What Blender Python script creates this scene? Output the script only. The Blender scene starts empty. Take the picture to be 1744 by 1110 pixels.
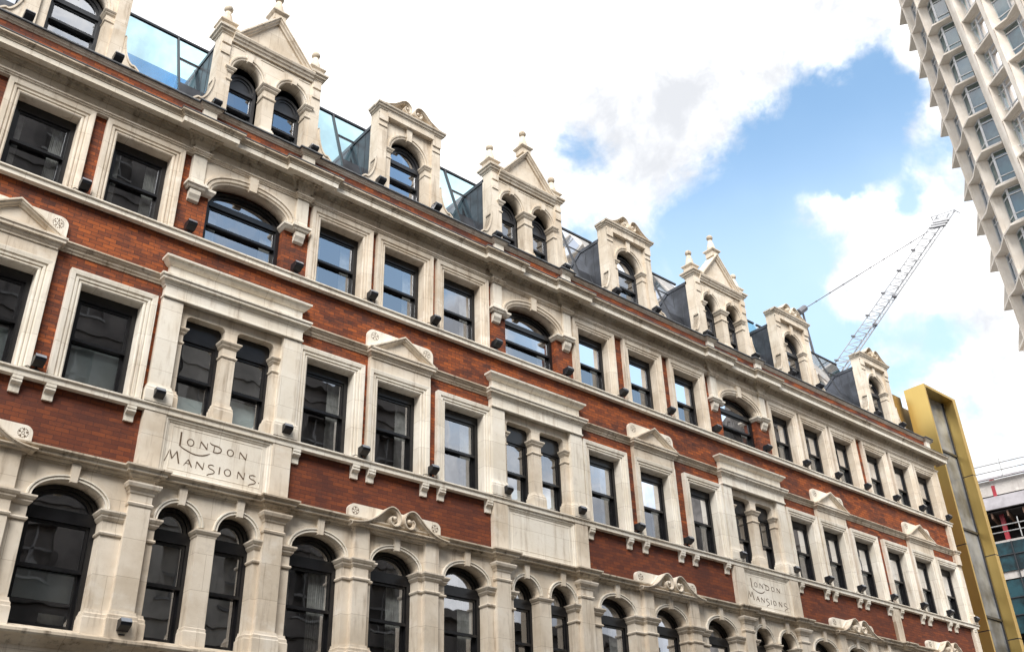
import bpy, bmesh, math, random
from mathutils import Vector, Matrix, noise
random.seed(7)
C = bpy.context.scene.collection
SC = bpy.context.scene
PI = math.pi

# ------------------------------------------------------------------ camera
cam_d = bpy.data.cameras.new('camera'); cam = bpy.data.objects.new('camera', cam_d); C.objects.link(cam)
cam_d.sensor_width = 36.0; cam_d.lens = 34.608; cam_d.clip_end = 3000; cam_d.clip_start = 0.1
_a, _b, _g = 0.724586, 0.5230609, -0.0335402
fw = Vector((math.sin(_a)*math.cos(_b), math.cos(_a)*math.cos(_b), math.sin(_b)))
rt = Vector((math.cos(_a), -math.sin(_a), 0)); up = rt.cross(fw)
r2 = rt*math.cos(_g)+up*math.sin(_g); u2 = -rt*math.sin(_g)+up*math.cos(_g)
M = Matrix((r2, u2, -fw)).transposed().to_4x4(); M.translation = Vector((0, -16.1, 1.7))
cam.matrix_world = M
SC.camera = cam
SC.render.resolution_x = 1024; SC.render.resolution_y = 651

# ------------------------------------------------------------------ exposure
SC.view_settings.view_transform = 'Standard'; SC.view_settings.look = 'None'
SC.view_settings.exposure = 0.66; SC.view_settings.gamma = 1.0

# ------------------------------------------------------------------ node helpers
class NT:
    def __init__(s, tree): s.t = tree; s.n = tree.nodes; s.l = tree.links
    def node(s, typ, **kw):
        n = s.n.new(typ)
        for k, v in kw.items():
            if k.startswith('i_'):
                key = k[2:]; key = int(key) if key.isdigit() else key.replace('_', ' ')
                n.inputs[key].default_value = v
            else: setattr(n, k, v)
        return n
    def link(s, a, b): s.l.new(a, b)
    def val(s, x, inp):
        if isinstance(x, (int, float)): inp.default_value = x
        else: s.l.new(x, inp)
    def math(s, op, a, b=0.0, c=None, clamp=False):
        n = s.n.new('ShaderNodeMath'); n.operation = op; n.use_clamp = clamp
        s.val(a, n.inputs[0]); s.val(b, n.inputs[1])
        if c is not None: s.val(c, n.inputs[2])
        return n.outputs[0]
    def vmath(s, op, a, b=None):
        n = s.n.new('ShaderNodeVectorMath'); n.operation = op
        if isinstance(a, tuple): n.inputs[0].default_value = a
        else: s.l.new(a, n.inputs[0])
        if b is not None:
            if isinstance(b, tuple): n.inputs[1].default_value = b
            else: s.l.new(b, n.inputs[1])
        return n
    def mix(s, f, a, b, blend='MIX'):
        n = s.n.new('ShaderNodeMix'); n.data_type = 'RGBA'; n.blend_type = blend
        s.val(f, n.inputs[0])
        for x, i in ((a, 6), (b, 7)):
            if isinstance(x, tuple): n.inputs[i].default_value = (*x[:3], 1)
            else: s.l.new(x, n.inputs[i])
        return n.outputs[2]
    def noise(s, vec, scale, detail=3, rough=0.5, dist=0.0):
        n = s.n.new('ShaderNodeTexNoise'); n.inputs['Scale'].default_value = scale
        n.inputs['Detail'].default_value = detail; n.inputs['Roughness'].default_value = rough
        n.inputs['Distortion'].default_value = dist
        s.l.new(vec, n.inputs['Vector']); return n.outputs['Fac']
    def ramp(s, f, a, b):
        n = s.n.new('ShaderNodeMapRange'); n.interpolation_type = 'SMOOTHSTEP'
        s.val(f, n.inputs[0]); s.val(a, n.inputs[1]); s.val(b, n.inputs[2]); return n.outputs[0]

# ------------------------------------------------------------------ world: nishita sky + procedural clouds
SUN_EL, SUN_AZ = math.radians(44), math.radians(222)      # azimuth clockwise from +Y
w = bpy.data.worlds.new("World"); SC.world = w; w.use_nodes = True
N = NT(w.node_tree); N.n.clear()
sky = N.node('ShaderNodeTexSky', sky_type='NISHITA', sun_disc=False, sun_elevation=SUN_EL, sun_rotation=SUN_AZ, air_density=1.0, dust_density=0.6, ozone_density=1.6)
geo = N.node('ShaderNodeNewGeometry')
dirn = N.vmath('NORMALIZE', N.vmath('MULTIPLY', geo.outputs['Incoming'], (-1, -1, -1)).outputs[0]).outputs[0]
# cloud banks and clear gaps of this afternoon's sky: direction, tightness, strength
BANKS = [((0.709, 0.467, 0.528), 60, -1.92), ((0.712, 0.327, 0.622), 600, -0.98), ((0.591, 0.416, 0.691), 200, 0.87), ((0.785, 0.333, 0.522), 600, 1.08), ((0.364, 0.635, 0.681), 60, 0.45), ((0.777, 0.317, 0.544), 4000, -1.29), ((0.852, 0.295, 0.433), 1500, 0.40), ((0.830, 0.360, 0.426), 1500, -0.98), ((0.752, 0.356, 0.555), 4000, 0.87), ((0.780, 0.396, 0.486), 4000, 0.96), ((0.612, 0.527, 0.590), 1500, 0.81), ((0.645, 0.300, 0.703), 600, 0.43), ((0.617, 0.471, 0.631), 1500, 0.81), ((0.737, 0.377, 0.560), 4000, 0.98), ((0.756, 0.261, 0.601), 4000, 0.90), ((0.730, 0.269, 0.628), 4000, -0.96), ((0.832, 0.277, 0.480), 600, 0.62), ((0.770, 0.384, 0.510), 4000, 0.85), ((0.560, 0.528, 0.639), 4000, -0.78), ((0.635, 0.423, 0.646), 1500, 0.78), ((0.861, 0.351, 0.368), 4000, -0.61), ((0.866, 0.314, 0.391), 1500, 0.69), ((0.682, 0.395, 0.616), 1500, -0.43), ((0.770, 0.269, 0.579), 4000, -0.68), ((0.784, 0.435, 0.443), 1500, -0.28), ((0.701, 0.281, 0.656), 4000, -0.84), ((0.513, 0.545, 0.663), 600, 0.30), ((0.683, 0.305, 0.663), 4000, 0.71), ((0.645, 0.354, 0.677), 1500, 0.54), ((0.683, 0.250, 0.686), 1500, 0.46), ((0.821, 0.326, 0.468), 4000, 0.55), ((0.781, 0.281, 0.558), 4000, 0.47), ((0.892, 0.343, 0.293), 1500, 0.31), ((0.820, 0.377, 0.430), 4000, 0.83), ((0.846, 0.352, 0.400), 4000, 0.56), ((0.745, 0.469, 0.474), 1500, 0.38), ((0.556, 0.506, 0.660), 4000, 0.38), ((0.718, 0.257, 0.647), 4000, 0.43), ((0.709, 0.467, 0.528), 1500, 0.40), ((0.746, 0.306, 0.591), 4000, -0.40), ((0.690, 0.326, 0.646), 4000, -0.48), ((0.735, 0.352, 0.579), 4000, -0.35), ((0.793, 0.374, 0.480), 4000, 0.36), ((0.766, 0.334, 0.549), 4000, 0.57),
         ((.411, -.728, .549), 420, -1.7), ((.473, -.704, .530), 420, -1.6), ((.642, -.608, .467), 300, -1.3), ((.717, -.555, .422), 300, -1.2), ((.295, -.690, .661), 260, -1.5), ((.433, -.647, .628), 500, -1.3), ((.527, -.677, .513), 900, .7), ((.30, -.775, .56), 900, -.9)]
wn = N.node('ShaderNodeTexNoise'); N.link(dirn, wn.inputs['Vector']); wn.inputs['Scale'].default_value = 11; wn.inputs['Detail'].default_value = 5; wn.inputs['Roughness'].default_value = .6
dirw = N.vmath('ADD', dirn, N.vmath('MULTIPLY', N.vmath('SUBTRACT', wn.outputs['Color'], (.5, .5, .5)).outputs[0], (.085, .085, .085)).outputs[0]).outputs[0]
dirw = N.vmath('NORMALIZE', dirw).outputs[0]
acc = None
for c, k, s in BANKS:
    v = Vector(c).normalized()
    d = N.vmath('DOT_PRODUCT', dirw, tuple(v)).outputs['Value']
    e = N.math('MULTIPLY', N.math('EXPONENT', N.math('MULTIPLY', N.math('SUBTRACT', d, 1.0), k)), s)
    acc = e if acc is None else N.math('ADD', acc, e)
n1 = N.noise(dirn, 9.0, 9, 0.64, 0.4)
n2 = N.noise(dirn, 26.0, 6, 0.6, 0.2)
fld = N.math('ADD', N.math('ADD', acc, N.math('MULTIPLY', N.math('SUBTRACT', n1, 0.5), 2.9)), N.math('MULTIPLY', N.math('SUBTRACT', n2, 0.5), 1.3))
mask = N.ramp(N.math('ADD', fld, 0.47), -0.72, 0.62)
shade = N.math('ADD', N.math('MULTIPLY', N.noise(dirn, 4.0, 6, 0.6, .5), .7), N.math('MULTIPLY', N.noise(dirw, 14.0, 6, 0.6), .3))
cl = N.mix(N.ramp(shade, 0.40, 0.66), (5.3, 5.45, 5.75), (15.5, 15.3, 15.0))
sepd = N.node('ShaderNodeSeparateXYZ'); N.link(dirn, sepd.inputs[0])
veil = N.math('ADD', N.math('ADD', N.math('MULTIPLY', N.ramp(sepd.outputs[2], 0.655, 0.50), 0.42), N.math('MULTIPLY', N.ramp(N.noise(dirn, 4.0, 4, .55), .4, .7), .12)), 0.10)
thin = N.mix(veil, N.mix(1.0, sky.outputs[0], (1.85, 2.15, 2.05), 'MULTIPLY'), (6.0, 7.5, 8.8))
skycol = N.mix(mask, thin, cl)
bg = N.node('ShaderNodeBackground'); N.link(skycol, bg.inputs[0]); bg.inputs[1].default_value = 0.1
out = N.node('ShaderNodeOutputWorld'); N.link(bg.outputs[0], out.inputs[0])

# ------------------------------------------------------------------ sun (soft: thin cloud)
sd = bpy.data.lights.new('sun', 'SUN'); sd.energy = 3.3; sd.angle = math.radians(30); sd.color = (1.0, .96, .905)
sun = bpy.data.objects.new('sun', sd); C.objects.link(sun)
sv = Vector((math.sin(SUN_AZ)*math.cos(SUN_EL), math.cos(SUN_AZ)*math.cos(SUN_EL), math.sin(SUN_EL)))
sun.rotation_euler = sv.to_track_quat('Z', 'Y').to_euler()

# ------------------------------------------------------------------ materials
def mat(name):
    m = bpy.data.materials.new(name); m.use_nodes = True; n = NT(m.node_tree); n.n.clear()
    o = n.node('ShaderNodeOutputMaterial'); b = n.node('ShaderNodeBsdfPrincipled'); n.link(b.outputs[0], o.inputs[0])
    g = n.node('ShaderNodeNewGeometry')
    return m, n, b, g.outputs['Position'], o
def scaled(n, pos, s): return n.vmath('MULTIPLY', pos, s).outputs[0]
def bump(n, b, h, strength, dist):
    k = n.node('ShaderNodeBump'); k.inputs['Strength'].default_value = strength; k.inputs['Distance'].default_value = dist
    n.link(h, k.inputs['Height']); n.link(k.outputs[0], b.inputs['Normal'])
def stone_mat(name, c1, c2, c3, joints=True, dirt=0.5):
    m, n, b, pos, o = mat(name)
    big = n.noise(pos, 0.9, 4, 0.6)
    fine = n.noise(pos, 9.0, 5, 0.65)
    streak = n.noise(scaled(n, pos, (7.0, 7.0, 0.8)), 1.0, 4, 0.65)
    col = n.mix(n.ramp(big, 0.35, 0.68), c1, c2)
    col = n.mix(n.math('MULTIPLY', n.ramp(streak, 0.5, 0.74), dirt), col, c3)
    col = n.mix(n.math('MULTIPLY', n.ramp(fine, 0.56, 0.75), 0.3*dirt), col, c3)
    pit = n.noise(pos, 45.0, 3, 0.6)
    col = n.mix(n.math('MULTIPLY', n.ramp(pit, 0.62, 0.76), 0.35*dirt), col, (c3[0]*.6, c3[1]*.55, c3[2]*.5))
    soot = n.noise(pos, 2.3, 7, .72, .6)
    col = n.mix(n.math('MULTIPLY', n.ramp(soot, .56, .72), .42*dirt), col, (.27, .235, .20))
    pale = n.noise(scaled(n, pos, (1.2, 1.2, 2.0)), 1.7, 5, .6)
    col = n.mix(n.math('MULTIPLY', n.ramp(pale, .55, .70), .35), col, (.86, .82, .75))
    if joints:
        sep = n.node('ShaderNodeSeparateXYZ'); n.link(pos, sep.inputs[0])
        cmb = n.node('ShaderNodeCombineXYZ'); n.link(sep.outputs[0], cmb.inputs[0]); n.link(sep.outputs[2], cmb.inputs[1])
        bt = n.node('ShaderNodeTexBrick'); n.link(cmb.outputs[0], bt.inputs['Vector'])
        bt.inputs['Scale'].default_value = 1; bt.inputs['Brick Width'].default_value = 1.07; bt.inputs['Row Height'].default_value = .63
        bt.inputs['Mortar Size'].default_value = .004; bt.inputs['Mortar Smooth'].default_value = .3
        bt.inputs['Color1'].default_value = (1, 1, 1, 1); bt.inputs['Color2'].default_value = (.86, .85, .83, 1); bt.inputs['Mortar'].default_value = (.42, .35, .28, 1)
        col = n.mix(0.7, col, bt.outputs['Color'], 'MULTIPLY')
    n.link(col, b.inputs['Base Color']); b.inputs['Roughness'].default_value = .85
    bump(n, b, n.math('ADD', fine, n.math('MULTIPLY', pit, .4)), .5, .008)
    return m
STONE = stone_mat('pale_stone', (.79, .71, .60), (.62, .525, .41), (.33, .25, .175), dirt=.62)
STONE_D = stone_mat('weathered_stone', (.66, .575, .46), (.48, .395, .295), (.15, .115, .08), dirt=.9)
STONE_L = stone_mat('clean_stone', (.85, .80, .71), (.75, .68, .57), (.42, .335, .25), dirt=.6)
def brick_mat():
    m, n, b, pos, o = mat('red_brick')
    sep = n.node('ShaderNodeSeparateXYZ'); n.link(pos, sep.inputs[0])
    cmb = n.node('ShaderNodeCombineXYZ'); n.link(n.math('ADD', sep.outputs[0], sep.outputs[1]), cmb.inputs[0]); n.link(sep.outputs[2], cmb.inputs[1])
    def bt(c1, c2, mo, bias=0.0):
        t = n.node('ShaderNodeTexBrick'); n.link(cmb.outputs[0], t.inputs['Vector']); t.inputs['Scale'].default_value = 1
        t.inputs['Brick Width'].default_value = .235; t.inputs['Row Height'].default_value = .079
        t.inputs['Mortar Size'].default_value = .005; t.inputs['Mortar Smooth'].default_value = .15; t.inputs['Bias'].default_value = bias
        t.inputs['Color1'].default_value = (*c1, 1); t.inputs['Color2'].default_value = (*c2, 1); t.inputs['Mortar'].default_value = (*mo, 1); return t
    A = bt((.39, .092, .015), (.155, .032, .008), (.06, .020, .010))
    B = bt((.16, .039, .016), (.066, .018, .010), (.04, .016, .011))
    big = n.noise(pos, .8, 6, .7); mid = n.noise(scaled(n, pos, (1, 1, 3.0)), 1.9, 5, .65)
    col = n.mix(n.ramp(n.math('ADD', n.math('MULTIPLY', big, .55), n.math('MULTIPLY', mid, .45))  , .45, .60), A.outputs['Color'], B.outputs['Color'])
    spk = n.noise(pos, 14.0, 4, .7); col = n.mix(n.math('MULTIPLY', n.ramp(spk, .50, .68), .45), col, (.055, .018, .012))
    bloom = n.noise(pos, 3.1, 6, .7)
    col = n.mix(n.math('MULTIPLY', n.ramp(bloom, .58, .74), .35), col, (.21, .115, .085))
    # brick colour turns darker and browner in the lower panels
    low = n.ramp(sep.outputs[2], 9.6, 9.0)
    col = n.mix(n.math('MULTIPLY', low, .55), col, (.10, .024, .013))
    n.link(col, b.inputs['Base Color']); b.inputs['Roughness'].default_value = .8
    bump(n, b, n.math('SUBTRACT', n.math('MULTIPLY', n.noise(pos, 25, 4, .6), .4), A.outputs['Fac']), .6, .01)
    return m
BRICK = brick_mat()
def plain(name, col, rough=.6, metal=0.0, var=.25, vs=4.0, spec=None, bmp=0.0):
    m, n, b, pos, o = mat(name)
    f = n.noise(pos, vs, 4, .6)
    c2 = tuple(c*(1-var) for c in col)
    n.link(n.mix(n.ramp(f, .35, .65), col, c2), b.inputs['Base Color'])
    b.inputs['Roughness'].default_value = rough; b.inputs['Metallic'].default_value = metal
    if bmp: bump(n, b, n.noise(pos, 30, 3, .6), bmp, .004)
    return m
LEAD = plain('lead_flashing', (.13, .135, .145), .55, .0, .4, 6)
BLACK = plain('black_paint', (.012, .012, .014), .28, 0, .4, 5)
DARKGREY = plain('dark_frame', (.03, .032, .038), .35)
ZINC = plain('zinc_sheet', (.062, .068, .082), .38, .35, .5, 2.2, bmp=.1)
ZINC2 = plain('zinc_seam', (.05, .055, .065), .45, .3)
INT = plain('dark_interior', (.010, .009, .009), .9)  # near-black colour stands in for the shade inside the rooms
CURT = plain('net_curtain', (.62, .62, .60), .9, 0, .35, 6)
BLIND = plain('pale_blind', (.76, .86, .86), .7, 0, .15, 2)
GROOVE_SHADE = plain('groove_shade', (.15, .095, .055), .9, 0, .4, 30)  # brown paints the shade of cut grooves onto flat strokes
LAMPM = plain('lamp_housing', (.018, .019, .024), .35, .2)
LAMPG = plain('lamp_glass_lit', (.22, .24, .28), .2)
STEEL = plain('crane_steel', (.46, .47, .50), .5, 0, .3, .8)
STEELD = plain('crane_dark_steel', (.16, .16, .18), .5)
def glass_mat(name, wav=.35, refl=.34, tint=(.55, .6, .6), scale=2.2, dist=.012):
    m, n, b, pos, o = mat(name); n.n.remove(b)
    tr = n.node('ShaderNodeBsdfTransparent'); tr.inputs[0].default_value = (*tint, 1)
    gl = n.node('ShaderNodeBsdfGlossy'); gl.inputs['Roughness'].default_value = .015; gl.inputs['Color'].default_value = (.93, .95, 1, 1)
    lw = n.node('ShaderNodeLayerWeight'); lw.inputs['Blend'].default_value = .22
    k = n.node('ShaderNodeBump'); k.inputs['Strength'].default_value = wav; k.inputs['Distance'].default_value = dist
    oi = n.node('ShaderNodeObjectInfo'); rv = n.vmath('MULTIPLY', (37.0, 23.0, 51.0), None).outputs[0] if False else None
    cb = n.node('ShaderNodeCombineXYZ'); n.link(n.math('MULTIPLY', oi.outputs['Random'], 60.0), cb.inputs[0]); n.link(n.math('MULTIPLY', oi.outputs['Random'], 31.0), cb.inputs[2])
    f = n.noise(n.vmath('ADD', scaled(n, pos, (1.3, 1.3, .8)), cb.outputs[0]).outputs[0], scale, 1, .4, .3); n.link(f, k.inputs['Height']); n.link(k.outputs[0], gl.inputs['Normal'])
    fac = n.math('ADD', n.math('MULTIPLY', lw.outputs['Fresnel'], .8), refl, clamp=True)
    mx = n.node('ShaderNodeMixShader'); n.link(fac, mx.inputs[0]); n.link(tr.outputs[0], mx.inputs[1]); n.link(gl.outputs[0], mx.inputs[2])
    n.link(mx.outputs[0], o.inputs[0]); return m
GLASS = glass_mat('window_glass', .22, .30, (.78, .80, .80), 1.7)
GLASSR = glass_mat('roof_glass', .05, .14, (.48, .78, .86), 1.0)
GLASST = glass_mat('tower_glass', .1, .17, (.62, .80, .80), 1.0)
def gold_mat(name, col, rough):
    m, n, b, pos, o = mat(name)
    f = n.noise(pos, .35, 3, .5); f2 = n.noise(scaled(n, pos, (14, 14, .6)), 1, 3, .6)
    c = n.mix(n.ramp(f, .3, .7), col, (col[0]*.82, col[1]*.78, col[2]*.7)); c = n.mix(n.math('MULTIPLY', f2, .12), c, (.3, .2, .05))
    n.link(c, b.inputs['Base Color']); b.inputs['Metallic'].default_value = .9; b.inputs['Roughness'].default_value = rough; return m
GOLD = gold_mat('gold_panel', (.84, .62, .23), .33)
SHADED_METAL = gold_mat('shaded_metal_panel', (.34, .26, .15), .4)  # darker brown carries the shade on the face behind the frame
CONC = stone_mat('tower_concrete', (.80, .735, .66), (.70, .63, .55), (.46, .38, .30), joints=False, dirt=.3)
CONC2 = stone_mat('site_concrete', (.5, .47, .45), (.42, .39, .37), (.25, .22, .2), joints=False, dirt=.5)
WHITE = plain('white_frame', (.75, .76, .78), .5, 0, .1)
TEAL = plain('teal_glazing', (.012, .055, .07), .12, 0, .8, 1.1)
SITED = plain('site_dark', (.05, .042, .042), .8, 0, .5, 2)
SHEET = plain('white_sheeting', (.44, .42, .45), .7, 0, .25, 1.5)
RED = plain('red_oxide_steel', (.35, .02, .035), .5)
TUBE = plain('scaffold_tube', (.5, .5, .5), .4, .5)
ASPH = plain('asphalt', (.05, .05, .052), .9, 0, .3, 3, bmp=.4)
PAVE = plain('paving', (.13, .125, .115), .9, 0, .3, 3)
OPPD = plain('dark_facade', (.16, .145, .135), .8, 0, .75, .35)
TRIM = plain('grey_trim', (.24, .235, .23), .7, 0, .5, .6)
OPPL = plain('light_facade', (.34, .32, .29), .8, 0, .4, .5)

# ------------------------------------------------------------------ mesh helpers; local coords are (x, o, z), o = distance out from the wall plane toward the street
class MB:
    def __init__(s): s.v = []; s.f = []; s.sm = []
    def add(s, vs, fs, smooth=False):
        k = len(s.v); s.v += vs
        for f in fs: s.f.append([i+k for i in f]); s.sm.append(smooth)
    def box(s, x0, x1, o0, o1, z0, z1):
        vs = [(x, o, z) for x in (x0, x1) for o in (o0, o1) for z in (z0, z1)]
        s.add(vs, [(0, 1, 3, 2), (4, 6, 7, 5), (0, 4, 5, 1), (2, 3, 7, 6), (0, 2, 6, 4), (1, 5, 7, 3)])
    def prism(s, poly, o0, o1, smooth=False):          # elevation polygon (x,z) extruded in o
        n = len(poly); vs = [(x, o0, z) for x, z in poly]+[(x, o1, z) for x, z in poly]
        s.add(vs, [tuple(range(n)), tuple(range(2*n-1, n-1, -1))]); s.add(vs, [(i, (i+1) % n, n+(i+1) % n, n+i) for i in range(n)], smooth)
    def prismx(s, poly, x0, x1):                       # section polygon (o,z) extruded in x
        n = len(poly); vs = [(x0, o, z) for o, z in poly]+[(x1, o, z) for o, z in poly]
        s.add(vs, [tuple(range(n)), tuple(range(2*n-1, n-1, -1))]+[(i, (i+1) % n, n+(i+1) % n, n+i) for i in range(n)])
    def sweep(s, path, prof, mode, closed=False, smooth=False, caps=True):
        # path 2D; prof (d,h): d along the left normal of the path, h third coordinate
        n = len(path); P = [Vector(p) for p in path]; rows = []
        for i in range(n):
            if closed or 0 < i < n-1:
                a = (P[i]-P[i-1]).normalized(); b = (P[(i+1) % n]-P[i]).normalized()
            elif i == 0: a = b = (P[1]-P[0]).normalized()
            else: a = b = (P[-1]-P[-2]).normalized()
            na = Vector((-a.y, a.x)); nb = Vector((-b.y, b.x)); m = (na+nb)
            m = m/max(m.length_squared, 1e-6)*2 if m.length > .2 else na
            row = []
            for d, h in prof:
                q = P[i]+m*d
                row.append((q.x, q.y, h) if mode == 'plan' else (q.x, h, q.y))
            rows.append(row)
        k = len(prof); vs = [v for r in rows for v in r]; fs = []
        for i in range(n if closed else n-1):
            j = (i+1) % n
            for q in range(k): fs.append((i*k+q, i*k+(q+1) % k, j*k+(q+1) % k, j*k+q))
        s.add(vs, fs, smooth)
        if not closed and caps: s.add(rows[0]+rows[-1], [tuple(range(k)), tuple(range(2*k-1, k-1, -1))])
    def lathe(s, cx, co, prof, seg=14):
        vs = []; k = len(prof)
        for i in range(seg):
            a = 2*PI*i/seg
            for r, z in prof: vs.append((cx+r*math.cos(a), co+r*math.sin(a), z))
        fs = []
        for i in range(seg):
            j = (i+1) % seg
            for q in range(k-1): fs.append((i*k+q, j*k+q, j*k+q+1, i*k+q+1))
        s.add(vs, fs, True)
    def tube(s, a, b, r, seg=6):
        a = Vector(a); b = Vector(b); d = (b-a).normalized(); t = d.orthogonal().normalized(); u = d.cross(t)
        vs = [tuple(p+(t*math.cos(2*PI*i/seg)+u*math.sin(2*PI*i/seg))*r) for p in (a, b) for i in range(seg)]
        s.add(vs, [(i, (i+1) % seg, seg+(i+1) % seg, seg+i) for i in range(seg)]+[tuple(range(seg)), tuple(range(2*seg-1, seg-1, -1))], False)
    def build(s, name, material, parent=None, loc=(0, 0, 0), flip=True, link=True):
        me = bpy.data.meshes.new(name)
        vs = [(x, -o, z) for x, o, z in s.v] if flip else s.v
        me.from_pydata(vs, [], s.f)
        me.polygons.foreach_set('use_smooth', s.sm)
        bm = bmesh.new(); bm.from_mesh(me); bmesh.ops.remove_doubles(bm, verts=bm.verts, dist=1e-5); bmesh.ops.recalc_face_normals(bm, faces=bm.faces); bm.to_mesh(me); bm.free()
        me.materials.append(material); me.update()
        o = bpy.data.objects.new(name, me); C.objects.link(o); o.location = loc
        if parent: o.parent = parent
        return o
def thing(name, label, cat, loc=(0, 0, 0), group=None):
    o = bpy.data.objects.new(name, None); C.objects.link(o); o.location = loc; o.empty_display_size = .3
    o['label'] = label; o['category'] = cat
    if group: o['group'] = group
    return o
def put(src, parent, loc):                       # copy of a part with its sub-parts
    c = src.copy(); C.objects.link(c); c.parent = parent; c.location = loc
    for ch in list(src.children):
        d = ch.copy(); C.objects.link(d); d.parent = c
    return c
def copy_thing(src, loc, label):
    r = src.copy(); C.objects.link(r); r.location = loc; r['label'] = label
    for ch in list(src.children):
        c = ch.copy(); C.objects.link(c); c.parent = r
        for g in list(ch.children):
            d = g.copy(); C.objects.link(d); d.parent = c
    return r
def ell(cx, cz, rx, rz, a0=PI, a1=0, n=24):
    return [(cx+rx*math.cos(a0+(a1-a0)*i/n), cz+rz*math.sin(a0+(a1-a0)*i/n)) for i in range(n+1)]
def wall_holes(mb, x0, x1, z0, z1, holes, o, th):
    xs = sorted({x0, x1, *[min(max(h[i], x0), x1) for h in holes for i in (0, 1)]}); zs = sorted({z0, z1, *[min(max(h[i], z0), z1) for h in holes for i in (2, 3)]})
    for i in range(len(xs)-1):
        run = None
        for j in range(len(zs)-1):
            cx = (xs[i]+xs[i+1])/2; cz = (zs[j]+zs[j+1])/2
            if any(h[0] < cx < h[1] and h[2] < cz < h[3] for h in holes):
                if run is not None: mb.box(xs[i], xs[i+1], o-th, o, run, zs[j]); run = None
            elif run is None: run = zs[j]
        if run is not None: mb.box(xs[i], xs[i+1], o-th, o, run, zs[-1])
def arch_panel(mb, x0, x1, z1, cx, sz, rx, rz, o, th, n=22, z0=None):
    # front panel from springing to z1 with an arched hole, with intrados
    A = ell(cx, sz, rx, rz, PI, 0, n)
    for back in (o, o-th):
        for i in range(n):
            (ax, az), (bx, bz) = A[i], A[i+1]
            mb.add([(ax, back, az), (bx, back, bz), (bx, back, z1), (ax, back, z1)], [(0, 1, 2, 3)])
        for xa, xb in ((x0, cx-rx), (cx+rx, x1)):
            if xb-xa > 1e-4: mb.add([(xa, back, sz), (xb, back, sz), (xb, back, z1), (xa, back, z1)], [(0, 1, 2, 3)])
    for i in range(n):
        (ax, az), (bx, bz) = A[i], A[i+1]
        mb.add([(ax, o, az), (bx, o, bz), (bx, o-th, bz), (ax, o-th, az)], [(0, 1, 2, 3)], True)
    mb.add([(x0, o, sz), (x0, o-th, sz), (x0, o-th, z1), (x0, o, z1)], [(0, 1, 2, 3)])
    mb.add([(x1, o, sz), (x1, o-th, sz), (x1, o-th, z1), (x1, o, z1)], [(0, 1, 2, 3)])
    for xa, xb in ((x0, cx-rx), (cx+rx, x1)):
        if xb-xa > 1e-4: mb.add([(xa, o, sz), (xb, o, sz), (xb, o-th, sz), (xa, o-th, sz)], [(0, 1, 2, 3)])

# ================================================================== MAIN BUILDING
XL, XR = -6.0, 35.45
BAY = [6.93, 14.89, 23.36]
TW = [0.80, 2.79, 4.62, 9.19, 10.91, 12.62, 17.12, 19.06, 20.97, 25.64, 27.35, 29.07, 31.04, 32.80, 34.44]
MW = [0.80, 2.70, 4.58, 9.15, 10.87, 12.67, 17.20, 19.08, 21.05, 25.70, 27.38, 29.13, 31.06, 32.83, 34.48]
PED = {2.70, 10.87, 19.08, 27.38, 32.83}
AW = [(0.85, .56), (2.66, .56), (4.53, .585), (9.12, .57), (10.87, .56), (12.66, .57), (17.18, .57), (19.06, .56), (21.02, .57), (25.68, .57), (27.36, .56), (29.10, .57), (31.05, .57), (32.80, .56), (34.42, .55)]
SCR = [2.66, 10.86, 19.06, 27.36, 32.80]
BCX = [2.84, 10.99, 19.07, 27.37, 32.66]      # single dormers
ACX = [7.09, 14.97, 23.42]                    # gabled dormers
ZM, ZT = 9.42, 13.13
HW = .56; TOPM, TOPT = 11.32, 14.82
mansion = thing('mansion_block', 'long red brick and pale stone mansion block with black sash windows and ornate stone dormers', 'building', ((XL+XR)/2, -0.0, 0))
MOFF = (-(XL+XR)/2, 0, 0)
def part(mb, name, material, parent=None):
    o = mb.build(name, material)
    if parent is None or parent == mansion: o.parent = mansion; o.location = MOFF
    else: o.parent = parent
    return o

# --- brick wall
mb = MB(); holes = []
for x in TW: holes.append((x-.6, x+.6, ZT, TOPT+.05))
for x in MW: holes.append((x-.6, x+.6, ZM, TOPM+.05))
for c in BAY: holes.append((c-.87, c+.87, ZT, 14.75)); holes.append((c-1.3, c+1.3, 8.1, 12.0))
wall_holes(mb, XL, XR, 8.0, 15.1, holes, 0, .33)
mb.box(XL, XR, -.33, .0, 15.1, 15.7); mb.box(XL, XR-.06, -.33, .15, 15.7, 16.225)
mb.box(XR-.35, XR-.002, -12, -.33, 0, 16.2)
mb.box(XL, XL+.3, -12, -.33, 0, 16.2)
part(mb, 'brick_wall', BRICK)
mb = MB(); mb.box(XL+.3, XR-.35, -12, -.6, 16.15, 16.25); mb.box(XL+.3, XR-.35, -12, -11.7, 0, 16.1)
part(mb, 'roof_deck', ZINC)
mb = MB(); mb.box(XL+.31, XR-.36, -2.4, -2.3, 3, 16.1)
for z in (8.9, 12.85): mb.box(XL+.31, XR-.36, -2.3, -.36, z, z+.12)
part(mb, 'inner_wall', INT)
# stone infill behind paired windows
# --- stone arcade storey
mb = MB()
ops = []      # (cx, rx, rz)
for c, h in AW: ops.append((c, h, .36))
for c in BAY:
    ops.append((c-.56, .375, .365)); ops.append((c+.53, .375, .365))
ops.sort()
SZ = 7.36
edges = [XL]+[(ops[i][0]+ops[i][1]+ops[i+1][0]-ops[i+1][1])/2 for i in range(len(ops)-1)]+[XR]
for i, (c, rx, rz) in enumerate(ops):
    arch_panel(mb, edges[i], edges[i+1], 8.05, c, SZ, rx, rz, .09, .30)
    mb.box(edges[i], c-rx, -.21, .09, 5.39, SZ); mb.box(c+rx, edges[i+1], -.21, .09, 5.39, SZ)
mb.box(XL, XR, -.3, .10, 0, 5.39)
part(mb, 'arcade_wall', STONE)
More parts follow.
